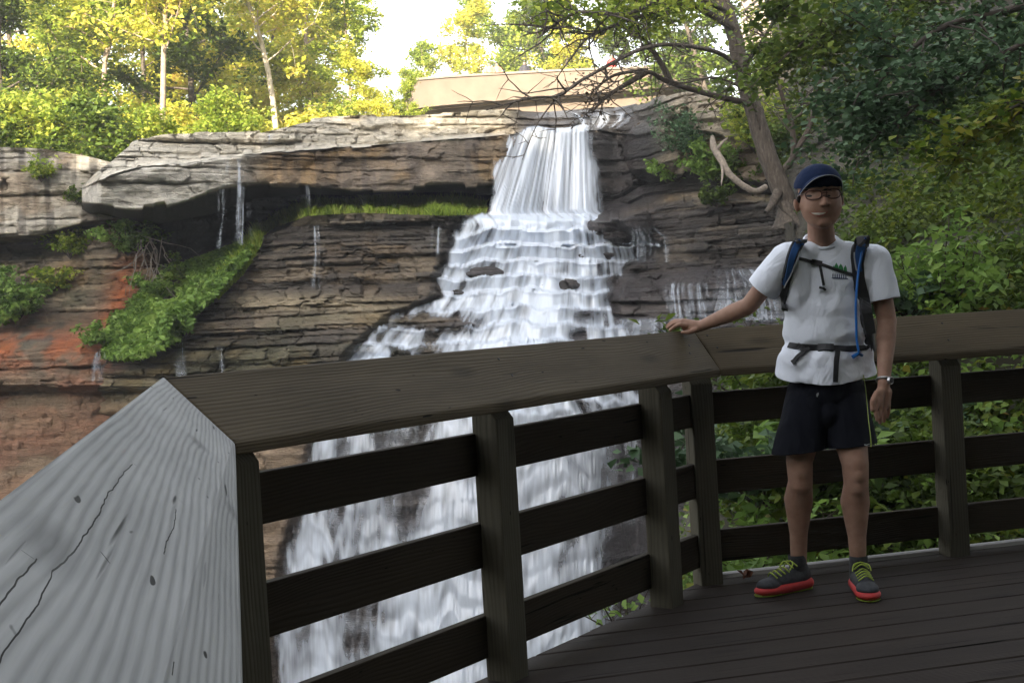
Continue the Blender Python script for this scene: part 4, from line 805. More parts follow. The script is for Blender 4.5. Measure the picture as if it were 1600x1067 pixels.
for i, (px, py, h, sp, n, lf, lm, lab) in enumerate([(180, 545, .9, .8, 1200, .16, 'leaf_fresh', 'plant at the foot of the green slope over the orange ledge'), (245, 470, .8, .7, 900, .16, 'leaf_fresh', 'leafy plant on the middle of the green slope'), (300, 440, .7, .8, 800, .13, 'leaf_green', 'darker plant under the mouth of the cave'),
   (1085, 250, 1.4, .9, 2200, .12, 'leaf_blue', 'hanging green plant on the boulder right of the falls'), (1130, 290, 1.2, 1.1, 2000, .16, 'leaf_fresh', 'broad leaved plants under the bent dead branch'), (1060, 285, .7, .9, 900, .16, 'leaf_fresh', 'low leafy plant on the ledge right of the falls'), (1120, 325, .55, .5, 1100, .1, 'leaf_green', 'grassy tuft hanging over the rocks left of the leaning tree'), (1170, 300, .9, .9, 1500, .15, 'leaf_green', 'leafy plant at the root of the leaning tree'), (1180, 240, 1.5, 1.0, 1500, .16, 'leaf_lime', 'yellow-green shrub beside the leaning trunk'), (1250, 270, 1.6, 1.4, 2500, .16, 'leaf_green', 'dark shrub behind the man’s cap')]):
    shrub('rock_plant', onrock(px, py, .3), h, sp, n, lf, lm, 230+i, lab, 'plant')
# tangled dead twigs left of the cave
T = Tubes(); rr = random.Random(5)
for k in range(16):
    p = onleft(215+rr.random()*40, 365+rr.random()*30, .9); T.add(wiggle(p, (rr.gauss(0, .6), rr.gauss(-.2, .3), -1), 1.6+rr.random(), 6, rr, .05, .3), .02, .006, 4)
tag(link('dead_twigs', T.mesh(), M['deadwood']), 'tangle of bare dead twigs hanging beside the cave', 'twigs')
# --- leaning tree
def ppath(pts, n=5): return curve([P(*p) for p in pts], n)
lt = empty('leaning_tree', P(1225, 322, 31.5), 'large leaning tree with a grey trunk growing from the rocks above the man', 'tree'); T = Tubes()
tp_ = ppath([(1238, 345, 31.4), (1222, 300, 31.4), (1200, 245, 31.4), (1180, 180, 31.4), (1158, 110, 31.4), (1146, 50, 31.4), (1120, -20, 31.4), (1090, -110, 31.4)]); nT = len(tp_)
V, F = tube(tp_, [max(.22, .52-.10*i) if i < 4 else .26-.003*i for i in range(nT)], 12, .1, 3); T.V += V; T.F += F
for pts, r in (([(1225, 318, 31.3), (1240, 338, 31), (1252, 352, 30.6)], .16), ([(1216, 300, 31.2), (1205, 322, 30.9), (1196, 332, 30.6)], .13), ([(1232, 318, 31.5), (1262, 330, 31), (1285, 340, 30.4)], .13)): T.add(ppath(pts), r, .05, 6)
def fix(me, mat, name, par):
    o = link(name, me, mat, par); return o
fix(T.mesh(), M['bark'], 'trunk', lt)
T = Tubes(); LV = []
rr = random.Random(21)
def limb(pts, r0, r1, twigs, tl, leafy, T=T, LV=LV):
    p = ppath(pts, 5); T.add(p, r0, r1, 6)
    for k in range(twigs):
        i = rr.randrange(len(p)//5, len(p)); d = Vector((rr.gauss(-.5, .7), rr.gauss(0, .5), rr.gauss(-.15, .5))); t = wiggle(p[i], d, tl*(.4+rr.random()), 5, rr, .03, .25); T.add(t, r1*1.1+.006, .006, 4)
        for q in range(2):
            s = wiggle(t[rr.randrange(1, 5)], (rr.gauss(-.3, .8), rr.gauss(0, .6), rr.gauss(0, .6)), tl*.45, 3, rr, .02, .25); T.add(s, .012, .005, 3)
            if rr.random() < leafy: LV.extend([s[1], s[2], s[3]])
        if rr.random() < leafy: LV.extend(t[2:])
limb([(1158, 108, 31.3), (1120, 82, 30), (1050, 70, 28.6), (1000, 78, 27.8), (955, 100, 27.2), (905, 128, 26.6), (872, 150, 26.2), (830, 153, 25.8), (760, 172, 25.4)], .06, .016, 22, 1.1, .10)
limb([(872, 150, 26.2), (842, 190, 26), (826, 225, 25.8), (816, 250, 25.7)], .02, .006, 3, .4, .0)
limb([(1146, 45, 31.3), (1080, 10, 30), (1020, 20, 29), (960, 40, 28.4), (915, 62, 28)], .09, .02, 26, 1.3, .9)
limb([(1140, 20, 31.3), (1060, -10, 29), (980, 22, 28), (900, 20, 27.4), (840, 60, 27)], .07, .02, 26, 1.4, .95)
limb([(1190, 215, 31.3), (1170, 150, 30.8), (1120, 122, 30), (1060, 130, 29), (1010, 112, 28.6), (960, 130, 28.4)], .04, .012, 18, 1.1, .15)
limb([(1158, 110, 31.3), (1180, 80, 30.6), (1205, 40, 30), (1215, -10, 29.6)], .07, .02, 16, 1.3, .2)
fix(T.mesh(), M['bark'], 'limb', lt)
g_ = np.random.default_rng(3); C = np.array([tuple(v) for v in LV]); C = C[C[:, 2] > 7.6]; idx = g_.integers(0, len(C), 3300); C = C[idx]+g_.normal(size=(3300, 3))*.28*np.array([1, 1, .6]); V, F = leaves_mesh(C, .15, 5); fix(mesh_np(V, F), M['leaf_lime'], 'crown', lt)
# second limb: dark bough crossing the end of the bridge
T = Tubes(); LV = []; db = empty('dark_bough', P(1048, 132, 30), 'dark bough with dangling seed clusters lying over the end of the bridge', 'bough')
for pts in ([(1176, 162, 31.4), (1125, 152, 30.8), (1048, 130, 30), (1010, 112, 29.6), (960, 118, 29.2), (930, 140, 28.8)], [(1048, 130, 30), (1030, 95, 30.2), (1000, 55, 30.4), (960, 40, 30.6)], [(1010, 112, 29.6), (985, 128, 29.4), (950, 150, 29), (925, 175, 28.8)]):
    p = ppath(pts); T.add(p, .085, .022, 6)
    for k in range(14):
        t = wiggle(p[rr.randrange(4, len(p))], (rr.gauss(-.4, .6), rr.gauss(0, .4), rr.gauss(-.3, .5)), .8, 4, rr, .05, .25); T.add(t, .02, .006, 3); LV.extend(t[1:])
fix(T.mesh(), M['bark_dark'], 'stem', db); C = np.array([tuple(v) for v in LV]); C = C[g_.integers(0, len(C), 380)]+g_.normal(size=(380, 3))*.1; V, F = leaves_mesh(C, .09, 6); M['seed'] = plain('seed', (.10, .07, .045), .8, .4); tag(fix(mesh_np(V, F), M['seed'], 'foliage', db), kind='stuff')
# bent dead branch
T = Tubes(); db = ppath([(1113, 213, 31), (1116, 232, 30.8), (1127, 250, 30.6), (1138, 270, 30.5), (1158, 288, 30.5), (1180, 299, 30.6), (1196, 292, 30.9)]); n = len(db)
V, F = tube(db, [.04+.05*min(1, i/4)*(1-.35*i/n) for i in range(n)], 8, .2, 1); T.V += V; T.F += F
T.add(ppath([(1127, 250, 30.6), (1129, 268, 30.4), (1127, 290, 30.2)]), .05, .012, 5); T.add(ppath([(1118, 236, 30.7), (1130, 222, 30.7), (1137, 216, 30.8)]), .05, .02, 5)
tag(link('dead_branch', T.mesh(), M['deadwood']), 'bare bent pale dead branch hooked below the leaning trunk', 'branch')
# dark forked sapling
T = Tubes()
for pts, r in (([(1228, 262, 30), (1240, 240, 29.8), (1236, 190, 29.6), (1222, 150, 29.4), (1210, 100, 29.2), (1212, 70, 29)], .085), ([(1240, 240, 29.8), (1262, 205, 29.6), (1275, 160, 29.4), (1284, 110, 29.2), (1290, 70, 29)], .075), ([(1236, 190, 29.6), (1255, 172, 29.5), (1240, 150, 29.5)], .03)):
    p = ppath(pts); T.add(p, r, .025, 6)
    for k in range(9):
        t = wiggle(p[rr.randrange(6, len(p))], (rr.gauss(0, .8), rr.gauss(0, .4), rr.gauss(.4, .4)), 1.1*rr.random()+.4, 5, rr, 0, .25); T.add(t, .022, .006, 4)
sp_ = empty('dark_sapling', P(1228, 262, 30), 'dark forked bare sapling right of the leaning trunk', 'sapling'); fix(T.mesh(), M['bark_dark'], 'stem', sp_)
# bluish maple boughs reaching in from the right
def bough(pts, r, nt, tl, nl, leaf, lm, seed, name, label, aspect=.8):
    rr2 = random.Random(seed); T = Tubes(); p = ppath(pts); T.add(p, r, r*.25, 6); tips = []
    for k in range(nt):
        i = rr2.randrange(2, len(p)); t = wiggle(p[i], (rr2.gauss(-.6, .6), rr2.gauss(-.1, .5), rr2.gauss(-.35, .35)), tl*(.4+rr2.random()*.8), 5, rr2, .06, .15); T.add(t, r*.3, .004, 4); tips += t[1:]
        s = wiggle(t[2], (rr2.gauss(0, .8), rr2.gauss(0, .6), rr2.gauss(-.3, .4)), tl*.4, 3, rr2, .05); T.add(s, r*.15, .003, 3); tips += s[1:]
    g = np.random.default_rng(seed); C = np.array([tuple(v) for v in tips]); C = C[g.integers(0, len(C), nl)]+g.normal(size=(nl, 3))*tl*.09; V, F = leaves_mesh(C, leaf, seed, aspect, .5)
    o = empty(name, p[0], label, 'bough'); fix(T.mesh(), M['bark_dark'], 'stem', o); fix(mesh_np(V, F), M[lm], 'foliage', o); return o
bough([(1760, -60, 14), (1600, 10, 13.5), (1480, 40, 13), (1400, 100, 12.6), (1350, 160, 12.4)], .05, 34, 1.0, 4600, .078, 'leaf_blue', 31, 'maple_bough', 'bluish green maple bough reaching in from the upper right corner')
bough([(1800, -10, 13), (1620, 60, 12.6), (1520, 110, 12.4), (1440, 160, 12), (1390, 205, 12)], .04, 26, .8, 3000, .07, 'leaf_blue', 32, 'maple_bough', 'lower bluish maple bough hanging in front of the shaded rock')
bough([(1750, 130, 12), (1640, 150, 11.6), (1570, 175, 11.4), (1510, 220, 11.2)], .03, 18, .6, 1100, .085, 'leaf_vine', 33, 'vine_bough', 'yellow-green vine leaves at the right edge')
bough([(1480, -120, 24), (1420, -20, 23), (1330, 30, 22), (1260, 60, 22)], .07, 40, 1.8, 5600, .12, 'leaf_green', 34, 'green_bough', 'dark green bough under the top edge right of the leaning trunk')
bough([(1400, -160, 18), (1300, -60, 18), (1240, 0, 18), (1210, 30, 18)], .04, 14, 1.0, 500, .15, 'leaf_green', 35, 'green_bough', 'small green bough at the top edge beside the stairway')
# --- canopy over and behind the deck (shades it)
CD = tree_data(77, 13, .3, (.5, 1), 6.0, 16000, .42, .03, 1.1)
for i, (x, y, z, sc) in enumerate([(4, -5.5, 1.2, 1.05), (11, .5, .5, 1.1), (10, -6, 1, 1.2), (2.5, -11, 2, 1.2), (14, 7, -.5, 1.0), (-14, -15, 3, 1.1), (18, 2, 2, 1.2), (7, -15, 4, 1.3), (7.5, -3.5, .5, 1.0), (5, -9, 1.0, 1.1)]):
    tree_obj('canopy_tree', CD, (x, y, z), i*1.3, sc, M['leaf_green'], M['bark'], 'tall broadleaf shade tree out of the picture behind or beside the deck', 'tree', 'shade trees around the viewpoint')
# woodland added on the unseen slope behind, helps block the low sun
g_ = np.random.default_rng(9); n = 60000; X = g_.uniform(-120, 120, n); Yb = g_.uniform(-70, -14, n); Zb = -12+np.clip((-Yb-9)/34, 0, 1)**1.1*(CREST+8)+g_.random(n)*7-1; V, F = leaves_mesh(np.stack([X, Yb, Zb], 1), 1.6, 4); tag(link('shade_woodland', mesh_np(V, F), M['leaf_green']), 'dense wood added out of view on the slope behind the viewpoint to block the sun', kind='stuff')
# ================================================================ BRIDGE, STAIRS, WALKERS
M['concrete'] = plain('concrete', (.165, .128, .10), .85, .12, 1.5)
M['concrete_top'] = plain('concrete_top', (.21, .175, .145), .85, .1, 2)
br = empty('footbridge', P(850, 180, 62), 'tan concrete bridge wall crossing behind the top of the falls', 'bridge')
def slab(name, top, bot, Yo, th, mat, par):
    V = []; n = len(top)
    for (a, b) in zip(top, bot):
        p, q = P(*a, Yo(a[0])), P(*b, Yo(b[0])); V += [p, q, q+Vector((0, th, 0)), p+Vector((0, th, 0))]
    F = [(0, 1, 2, 3), tuple((n-1)*4+k for k in (3, 2, 1, 0))]
    for i in range(n-1):
        for k in range(4): F.append((i*4+k, i*4+(k+1) % 4, (i+1)*4+(k+1) % 4, (i+1)*4+k))
    me = bpy.data.meshes.new(name); me.from_pydata(V, [], F); bm = bmesh.new(); bm.from_mesh(me); bmesh.ops.recalc_face_normals(bm, faces=bm.faces); bm.to_mesh(me); bm.free(); return link(name, me, mat, par)
Yb_ = lambda px: 61+(px-600)/500*5
slab('parapet', [(630, 127.5), (705, 121), (870, 112), (1100, 103)], [(630, 172), (690, 165), (871, 150), (1110, 131)], Yb_, .5, M['concrete'], br)
slab('coping', [(630, 124), (705, 117.5), (870, 108.5), (1100, 99.5)], [(630, 127.4), (705, 120.9), (870, 111.9), (1100, 102.9)], lambda p: Yb_(p)-.08, .66, M['concrete_top'], br)
slab('wall', [(630, 168), (690, 162), (871, 147), (1110, 128)], [(630, 210), (690, 205), (871, 200), (1110, 200)], lambda p: Yb_(p)+.75, .5, M['concrete'], br)
slab('deck_slab', [(630, 174), (690, 167), (871, 152), (1110, 133)], [(630, 176), (690, 169), (871, 154), (1110, 135)], lambda p: Yb_(p)+.3, 4.0, M['concrete'], br)
st = empty('wooden_stairway', P(1195, 60, 44), 'grey slatted wooden stairway behind the leaning trunk', 'stairway'); M['old_wood'] = plain('old_wood', (.28, .24, .21), .85, .25, 4)
slab('side_panel', [(1158, -60), (1203, -60)], [(1160, 70), (1206, 66)], lambda p: 46, .15, M['old_wood'], st)
for k in range(9):
    a = P(1160, 74-k*15, 45.8); b = P(1208, 30-k*15, 45.6); V, F = tube([a, b], [.05, .05], 4); me = bpy.data.meshes.new('stair_slat'); me.from_pydata(V, [], F); link('stair_slat', me, M['old_wood'], st)
# ================================================================ THE MAN ON THE DECK
def blob(name, parts, vox, sm, mat, parent, cuts=(), smooth=True, disp=None, fac=.5):
    bm = bmesh.new()
    for p in parts:
        if p[0] == 'c':
            _, a, b, r0, r1 = p; a = Vector(a); b = Vector(b); d = b-a; L = d.length; q = Vector((0, 0, 1)).rotation_difference(d.normalized()).to_matrix().to_4x4()
            n = 20; rings = []
            prof = [(-r0*math.cos(t), r0*math.sin(t)) for t in (0.25, .6, .95, 1.3)]+[(L*i/6, r0+(r1-r0)*i/6) for i in range(7)]+[(L+r1*math.sin(t), r1*math.cos(t)) for t in (.3, .65, 1., 1.3)]
            mw = Matrix.Translation(a) @ q
            for z, r in prof: rings.append([bm.verts.new(mw @ Vector((r*math.cos(2*math.pi*k/n), r*math.sin(2*math.pi*k/n), z))) for k in range(n)])
            for i in range(len(rings)-1):
                for k in range(n): bm.faces.new((rings[i][k], rings[i][(k+1) % n], rings[i+1][(k+1) % n], rings[i+1][k]))
            bm.faces.new(rings[0][::-1]); bm.faces.new(rings[-1])
        else:
            _, c, r, rot = p; mw = Matrix.Translation(Vector(c)) @ rot.to_4x4() @ Matrix.Diagonal((*r, 1)); bmesh.ops.create_icosphere(bm, subdivisions=3, radius=1, matrix=mw)
    me = bpy.data.meshes.new(name); bm.to_mesh(me); bm.free()
    o = bpy.data.objects.new(name, me); COL.objects.link(o); m = o.modifiers.new('r', 'REMESH'); m.mode = 'VOXEL'; m.voxel_size = vox
    s = o.modifiers.new('s', 'SMOOTH'); s.iterations = sm; s.factor = fac
    dg = bpy.context.evaluated_depsgraph_get(); me2 = bpy.data.meshes.new_from_object(o.evaluated_get(dg)); bpy.data.objects.remove(o)
    if disp or cuts:
        bm = bmesh.new(); bm.from_mesh(me2)
        if disp:
            bm.normal_update()
            for v, nn in [(v, v.normal.copy()) for v in bm.verts]: v.co += nn*disp(v.co)
        for co, no in cuts: bmesh.ops.bisect_plane(bm, geom=bm.verts[:]+bm.edges[:]+bm.faces[:], plane_co=co, plane_no=no, clear_outer=True)
        bm.to_mesh(me2); bm.free()
    for p in me2.polygons: p.use_smooth = smooth
    me2.name = name; return link(name, me2, mat, parent)
I3 = Matrix.Identity(3)
def rot(x=0, y=0, z=0): return (Matrix.Rotation(R(z), 3, 'Z') @ Matrix.Rotation(R(y), 3, 'Y') @ Matrix.Rotation(R(x), 3, 'X'))
M['skin'] = (lambda t: t.set(col=t.ramp(t.noise(t.coord(), 22, 4), [(.3, (.27, .155, .108)), (.7, (.36, .215, .155))]), rough=.6, spec=.25, sss=.06))(NT('skin'))
M['skin_red'] = plain('skin_red', (.44, .19, .13), .5, .08); M['lip'] = plain('lip', (.32, .11, .085), .45); M['teeth'] = plain('teeth', (.62, .58, .50), .3, .03)
M['hair'] = plain('hair', (.012, .010, .009), .6); M['eye'] = plain('eye', (.012, .008, .007), .6)
def clothmat(name, col, wr=.35, sc=9, rough=.85):
    t = NT(name); p = t.coord(); w_ = t.noise(t.mapping(p, (1, 1, .75), rot=(0, .5, 0)), sc, 3, .5, 1.4); we = t.noise(p, 380, 2)
    t.set(col=t.ramp(t.noise(p, 4, 3), [(.3, tuple(c*.93 for c in col)), (.7, col)]), rough=rough, spec=.15)
    t.bump(t.math('ADD', t.math('MULTIPLY', w_, 1.), t.math('MULTIPLY', we, .03)), wr, .03); return t.m
M['shirt'] = clothmat('shirt', (.82, .86, .95), .42); M['shorts'] = clothmat('shorts', (.005, .006, .011), .4, 7); M['cap'] = clothmat('cap', (.009, .020, .060), .1, 10)
M['strap_blue'] = clothmat('strap_blue', (.025, .075, .20), .1, 30); M['strap_black'] = plain('strap_black', (.012, .012, .014), .6); M['pipe'] = plain('pipe', (.01, .14, .5), .3, .05); M['trim'] = plain('trim', (.30, .31, .32), .5)
M['lime'] = plain('lime', (.34, .44, .05), .5, .1); M['sole_red'] = plain('sole_red', (.46, .03, .03), .6, .1); M['shoe'] = plain('shoe', (.03, .032, .038), .7, .4, 60); M['steel'] = plain('steel', (.55, .55, .56), .3, .1, 60, metal=.9)
M['frame_brown'] = plain('frame_brown', (.07, .02, .012), .3); M['print_green'] = plain('print_green', (.03, .22, .07), .7); M['print_navy'] = plain('print_navy', (.03, .05, .14), .7)
J = lambda px, py, Y: P(px, py, Y)
feetL, feetR = PZ(1236, 918, .0), PZ(1338, 925, .0)
man = empty('person', (1.39, 5.36, 0), 'smiling man in white t-shirt, navy cap and black shorts, one hand on the railing', 'person')
head = J(1280, 312, 5.36); HS = 5.36/FPX       # metres per picture unit at the head
def H(dx, dy, dd): return head+Vector((dx*HS, dd*HS, -dy*HS))   # picture units: right, down, back
sR, eR, wR = J(1229, 404, 5.38), J(1170, 478, 5.47), J(1096, 509, 5.65)
sL, eL, wL = J(1366, 406, 5.42), J(1386, 502, 5.40), J(1381, 598, 5.27)
hpR, hpL = J(1262, 640, 5.42), J(1320, 642, 5.42); kR, kL = J(1250, 738, 5.39), J(1337, 742, 5.33); aR, aL = J(1248, 872, 5.46), J(1341, 876, 5.37)
B = []
# head
B += [('e', H(0, -16, 2), (34*HS, 40*HS, 36*HS), I3), ('e', H(0, 8, -10), (32.3*HS, 30*HS, 38*HS), I3), ('e', H(0, 29, -16), (23*HS, 18*HS, 17*HS), I3), ('e', H(-17, 14, -20), (12*HS, 12*HS, 12*HS), I3), ('e', H(17, 14, -20), (12*HS, 12*HS, 12*HS), I3)]
B += [('c', H(-1, 0, -38), H(-2, 10, -45), 2.8*HS, 4.0*HS), ('e', H(-6, 11, -39), (3.2*HS, 4*HS, 2.8*HS), I3), ('e', H(4, 11, -39), (3.2*HS, 4*HS, 2.8*HS), I3), ('e', H(0, -13, -33), (26*HS, 5*HS, 3.4*HS), I3), ('e', H(-1, 37, -24), (13*HS, 10*HS, 9*HS), I3)]
B += [('e', H(-37.5, 8, -6), (3.6*HS, 6*HS, 11*HS), rot(0, -10, -40)), ('e', H(34.5, 4, 2), (3*HS, 6*HS, 10*HS), rot(0, 8, 25))]
nk = J(1284, 388, 5.44); B += [('c', H(1, 22, 4), nk, 19.5*HS, 22*HS), ('c', nk, sR, 20*HS, 17*HS), ('c', nk, sL, 20*HS, 17*HS)]
# trunk
B += [('e', J(1290, 450, 5.45), (.165, .095, .19), I3), ('e', J(1291, 545, 5.44), (.145, .09, .18), I3), ('e', J(1291, 618, 5.44), (.15, .095, .13), I3)]
# arms
B += [('c', sR, eR, .047, .037), ('c', eR, eR.lerp(wR, .3), .037, .038), ('c', eR.lerp(wR, .3), wR, .038, .024), ('c', sL, eL, .050, .040), ('c', eL, eL.lerp(wL, .3), .040, .040), ('c', eL.lerp(wL, .3), wL, .040, .025)]
# legs
def leg(h, k, a, s):
    o_ = [('c', h, k+Vector((0, 0, .05)), .085, .056), ('c', k+Vector((0, 0, .05)), k-Vector((0, 0, .05)), .056, .050), ('e', k+Vector((0, -.028, 0)), (.036, .03, .045), I3)]
    c = k.lerp(a, .32); o_ += [('c', k-Vector((0, 0, .03)), c+Vector((0, .022, 0)), .049, .061), ('c', c+Vector((0, .022, 0)), k.lerp(a, .72)+Vector((0, .008, 0)), .061, .038), ('c', k.lerp(a, .72)+Vector((0, .008, 0)), a, .038, .034), ('e', k.lerp(a, .36)+Vector((s*.02, .02, 0)), (.036, .038, .075), I3)]
    return o_
B += leg(hpR, kR, aR, -1)+leg(hpL, kL, aL, 1)+[('c', aR, aR-Vector((0, 0, .06)), .034, .036), ('c', aL, aL-Vector((0, 0, .06)), .034, .036)]
# hands: palm plus five separate fingers
def chain(pts, r): return [('c', Vector(pts[i]), Vector(pts[i+1]), r[i], r[i+1]) for i in range(len(pts)-1)]
# right hand lies on the cap: palm just beyond the wrist, fingers curl over the outer edge
q = [(1096, 507, 5.66), (1072, 505, 5.70)]
B += [('c', wR, J(1086, 509, 5.665), .025, .025), ('c', J(1086, 508, 5.66), J(1068, 504, 5.69), .022, .019), ('c', J(1088, 513, 5.655), J(1070, 512, 5.685), .020, .016)]
for i, (kx, ky, kY, mx, my, mY_, tx, ty, tY) in enumerate([(1067, 507, 5.66, 1055, 510, 5.665, 1047, 516, 5.675), (1066, 504, 5.68, 1052, 506, 5.69, 1043, 512, 5.71), (1066, 502, 5.70, 1051, 503, 5.715, 1042, 510, 5.735), (1068, 501.5, 5.72, 1055, 501, 5.735, 1046, 507, 5.76)]):
    B += chain([J(kx+4, ky+2, kY), J(kx-3, ky, kY), J(mx, my, mY_), J(tx, ty, tY)], [.011, .0105, .0095, .0080])
B += chain([J(1088, 515, 5.64), J(1077, 519, 5.635), J(1066, 519.5, 5.645)], [.013, .0105, .0085])
# left hand hangs beside the thigh
B += [('c', wL, J(1380, 610, 5.27), .025, .024), ('c', J(1376, 612, 5.26), J(1372, 630, 5.25), .021, .018), ('c', J(1386, 612, 5.27), J(1384, 631, 5.27), .021, .018)]
for i, (kx, ky, kY, mx, my, mY_, tx, ty, tY) in enumerate([(1370, 630, 5.235, 1368, 644, 5.225, 1371, 656, 5.225), (1376, 632, 5.25, 1375, 648, 5.24, 1375, 660, 5.245), (1382, 632, 5.265, 1382, 647, 5.26, 1381, 658, 5.27), (1388, 630, 5.28, 1388, 642, 5.28, 1386, 652, 5.29)]):
    B += chain([J(kx, ky-6, kY), J(kx, ky, kY), J(mx, my, mY_), J(tx, ty, tY)], [.011, .0105, .0095, .0082])
B += chain([J(1370, 614, 5.245), J(1363, 627, 5.225), J(1363, 640, 5.22)], [.013, .011, .009])
body = blob('body', B, .0042, 3, M['skin'], man)
def bvh(o): 
    bm = bmesh.new(); bm.from_mesh(o.data); t = BVHTree.FromBMesh(bm); bm.free(); return t
bodyT = bvh(body)
def hit(tree, px, py, off=.002, fb=5.3):
    d = ray(px, py).normalized(); loc, nn, i, dist = tree.ray_cast(CP+d*2, d)
    if loc is None: return P(px, py, fb), Vector((0, -1, 0))
    if nn.dot(d) > 0: nn = -nn
    return loc+nn*off, nn
def poly_on(name, tree, pts, off, mat, parent, th=.002, sub=True):
    """thin shaped patch lying on a surface, from outline points"""
    c = [hit(tree, x, y, off) for x, y in pts]; cen = sum((q[0] for q in c), Vector())/len(c); cx = sum(p[0] for p in pts)/len(pts); cy = sum(p[1] for p in pts)/len(pts); c0, n0 = hit(tree, cx, cy, off)
    V = [c0]+[q[0] for q in c]; V += [c0-n0*th]+[q[0]-q[1]*th for q in c]; k = len(pts); F = [(0, 1+i, 1+(i+1) % k) for i in range(k)]+[(k+1, k+2+(i+1) % k, k+2+i) for i in range(k)]+[(1+i, k+2+i, k+2+(i+1) % k, 1+(i+1) % k) for i in range(k)]
    me = bpy.data.meshes.new(name); me.from_pydata(V, [], F); return link(name, me, mat, parent)
# face: eyes, brows, mouth
def ell_pts(cx, cy, rx, ry, n=14, a0=0, tilt=0): return [(cx+rx*math.cos(2*math.pi*i/n)*math.cos(tilt)-ry*math.sin(2*math.pi*i/n)*math.sin(tilt), cy+rx*math.cos(2*math.pi*i/n)*math.sin(tilt)+ry*math.sin(2*math.pi*i/n)*math.cos(tilt)) for i in range(n)]
for ex in (1263.5, 1292): poly_on('eye', bodyT, ell_pts(ex, 306.5, 5.6, 1.9), .0012, M['eye'], man)
for a, b in ((1255, 1272), (1284, 1300)): poly_on('eyebrow', bodyT, [(a, 298.5), (a+5, 295), (b-4, 295), (b, 298), (b-4, 298.2), (a+5, 298.4)], .0012, M['hair'], man)
poly_on('mouth', bodyT, [(1264, 332), (1270, 331.2), (1280, 331), (1288, 330.6), (1294, 330.6), (1289, 336.6), (1280, 339.2), (1271, 337.2)], .001, M['lip'], man)
poly_on('teeth', bodyT, [(1268, 333), (1274, 332.4), (1281, 332.3), (1287, 332), (1290.5, 332), (1286, 334.8), (1280, 335.8), (1273, 335)], .0022, M['teeth'], man)
# hair under the cap, at the temples
blob('hair', [('e', H(0, -14, 10), (36*HS, 36*HS, 34*HS), I3), ('c', H(-33, -6, -6), H(-33, 4, -4), 3.5*HS, 2.6*HS), ('c', H(33, -6, -4), H(33.5, 4, -2), 3.5*HS, 2.6*HS)], .004, 2, M['hair'], man, disp=lambda v: .002*mnoise.noise(v*90))
# baseball cap
cp = blob('cap', [('e', H(0, -20, 3), (37.5*HS, 42*HS, 36*HS), rot(-12, 0, 0))], .004, 2, M['cap'], man, cuts=[(H(0, -19, 0), Vector((0, .10, -1)))])
bt = empty('x', (0, 0, 0)); bpy.data.objects.remove(bt)
V = []; F = []; nu, nv_ = 22, 7
for side in (0, 1):
    for i in range(nu+1):
        t = -1+2*i/nu; ang = t*1.25
        for j in range(nv_+1):
            s = j/nv_; x = math.sin(ang)*(35.5+s*2*(1-abs(t)))*HS*(1-.02*s); yb = -math.cos(ang)*37-s*(26*(1-abs(t)**2.4)+1); zc = 24*(1-(abs(t))**2)*1.0-9+ -s*4 - (1-s)*0
            V.append(head+Vector((x, (yb+2)*HS, (19+zc+ (0 if side else .9))*HS)))
def vid(s, i, j): return s*(nu+1)*(nv_+1)+i*(nv_+1)+j
for i in range(nu):
    for j in range(nv_):
        F.append((vid(0, i, j), vid(0, i+1, j), vid(0, i+1, j+1), vid(0, i, j+1))); F.append((vid(1, i, j), vid(1, i, j+1), vid(1, i+1, j+1), vid(1, i+1, j)))
    F.append((vid(0, i, nv_), vid(0, i+1, nv_), vid(1, i+1, nv_), vid(1, i, nv_)))
me = mesh_np([tuple(v) for v in V], F, True); link('brim', me, M['cap'], cp)
edge = [V[vid(0, i, nv_)]+Vector((0, -.0012, .001)) for i in range(nu+1)]; VV, FF = tube(edge, [.0016]*len(edge), 5); link('brim_piping', mesh_np([tuple(v) for v in VV], FF, True), M['trim'], cp)
# glasses
gl = None
def lens_path(cx, cy, rx, ry):
    out = []
    for i in range(25):
        a = 2*math.pi*i/24; c, s = math.cos(a), math.sin(a); x = cx+rx*abs(c)**.75*(1 if c > 0 else -1); y = cy+ry*abs(s)**.75*(1 if s > 0 else -1); out.append(H(x-1280, y-312, -41+abs(x-1279)*.30))
    return out
for cx in (1263, 1293):
    V_, F_ = tube(lens_path(cx, 307, 11.5, 7.2), [.0026]*25, 6); o = link('glasses', mesh_np([tuple(v) for v in V_], F_, True), M['frame_brown'], man) if gl is None else link('lens_rim', mesh_np([tuple(v) for v in V_], F_, True), M['frame_brown'], gl)
    if gl is None: gl = o
T = Tubes(); T.add([H(-6.5, -6, -42), H(-1, -7, -43), H(3.5, -6, -42)], .0017, .0017, 5); LT_ = Tubes(); LT_.add([H(-28.5, -8, -34), H(-35, -7, -12), H(-36, -3, 2)], .0018, .0015, 5); RT_ = Tubes(); RT_.add([H(25, -8, -35), H(34, -8, -12), H(36, -4, 2)], .0018, .0015, 5); link('bridge', T.mesh(), M['frame_brown'], gl); link('temple', LT_.mesh(), M['frame_brown'], gl); link('temple', RT_.mesh(), M['frame_brown'], gl)
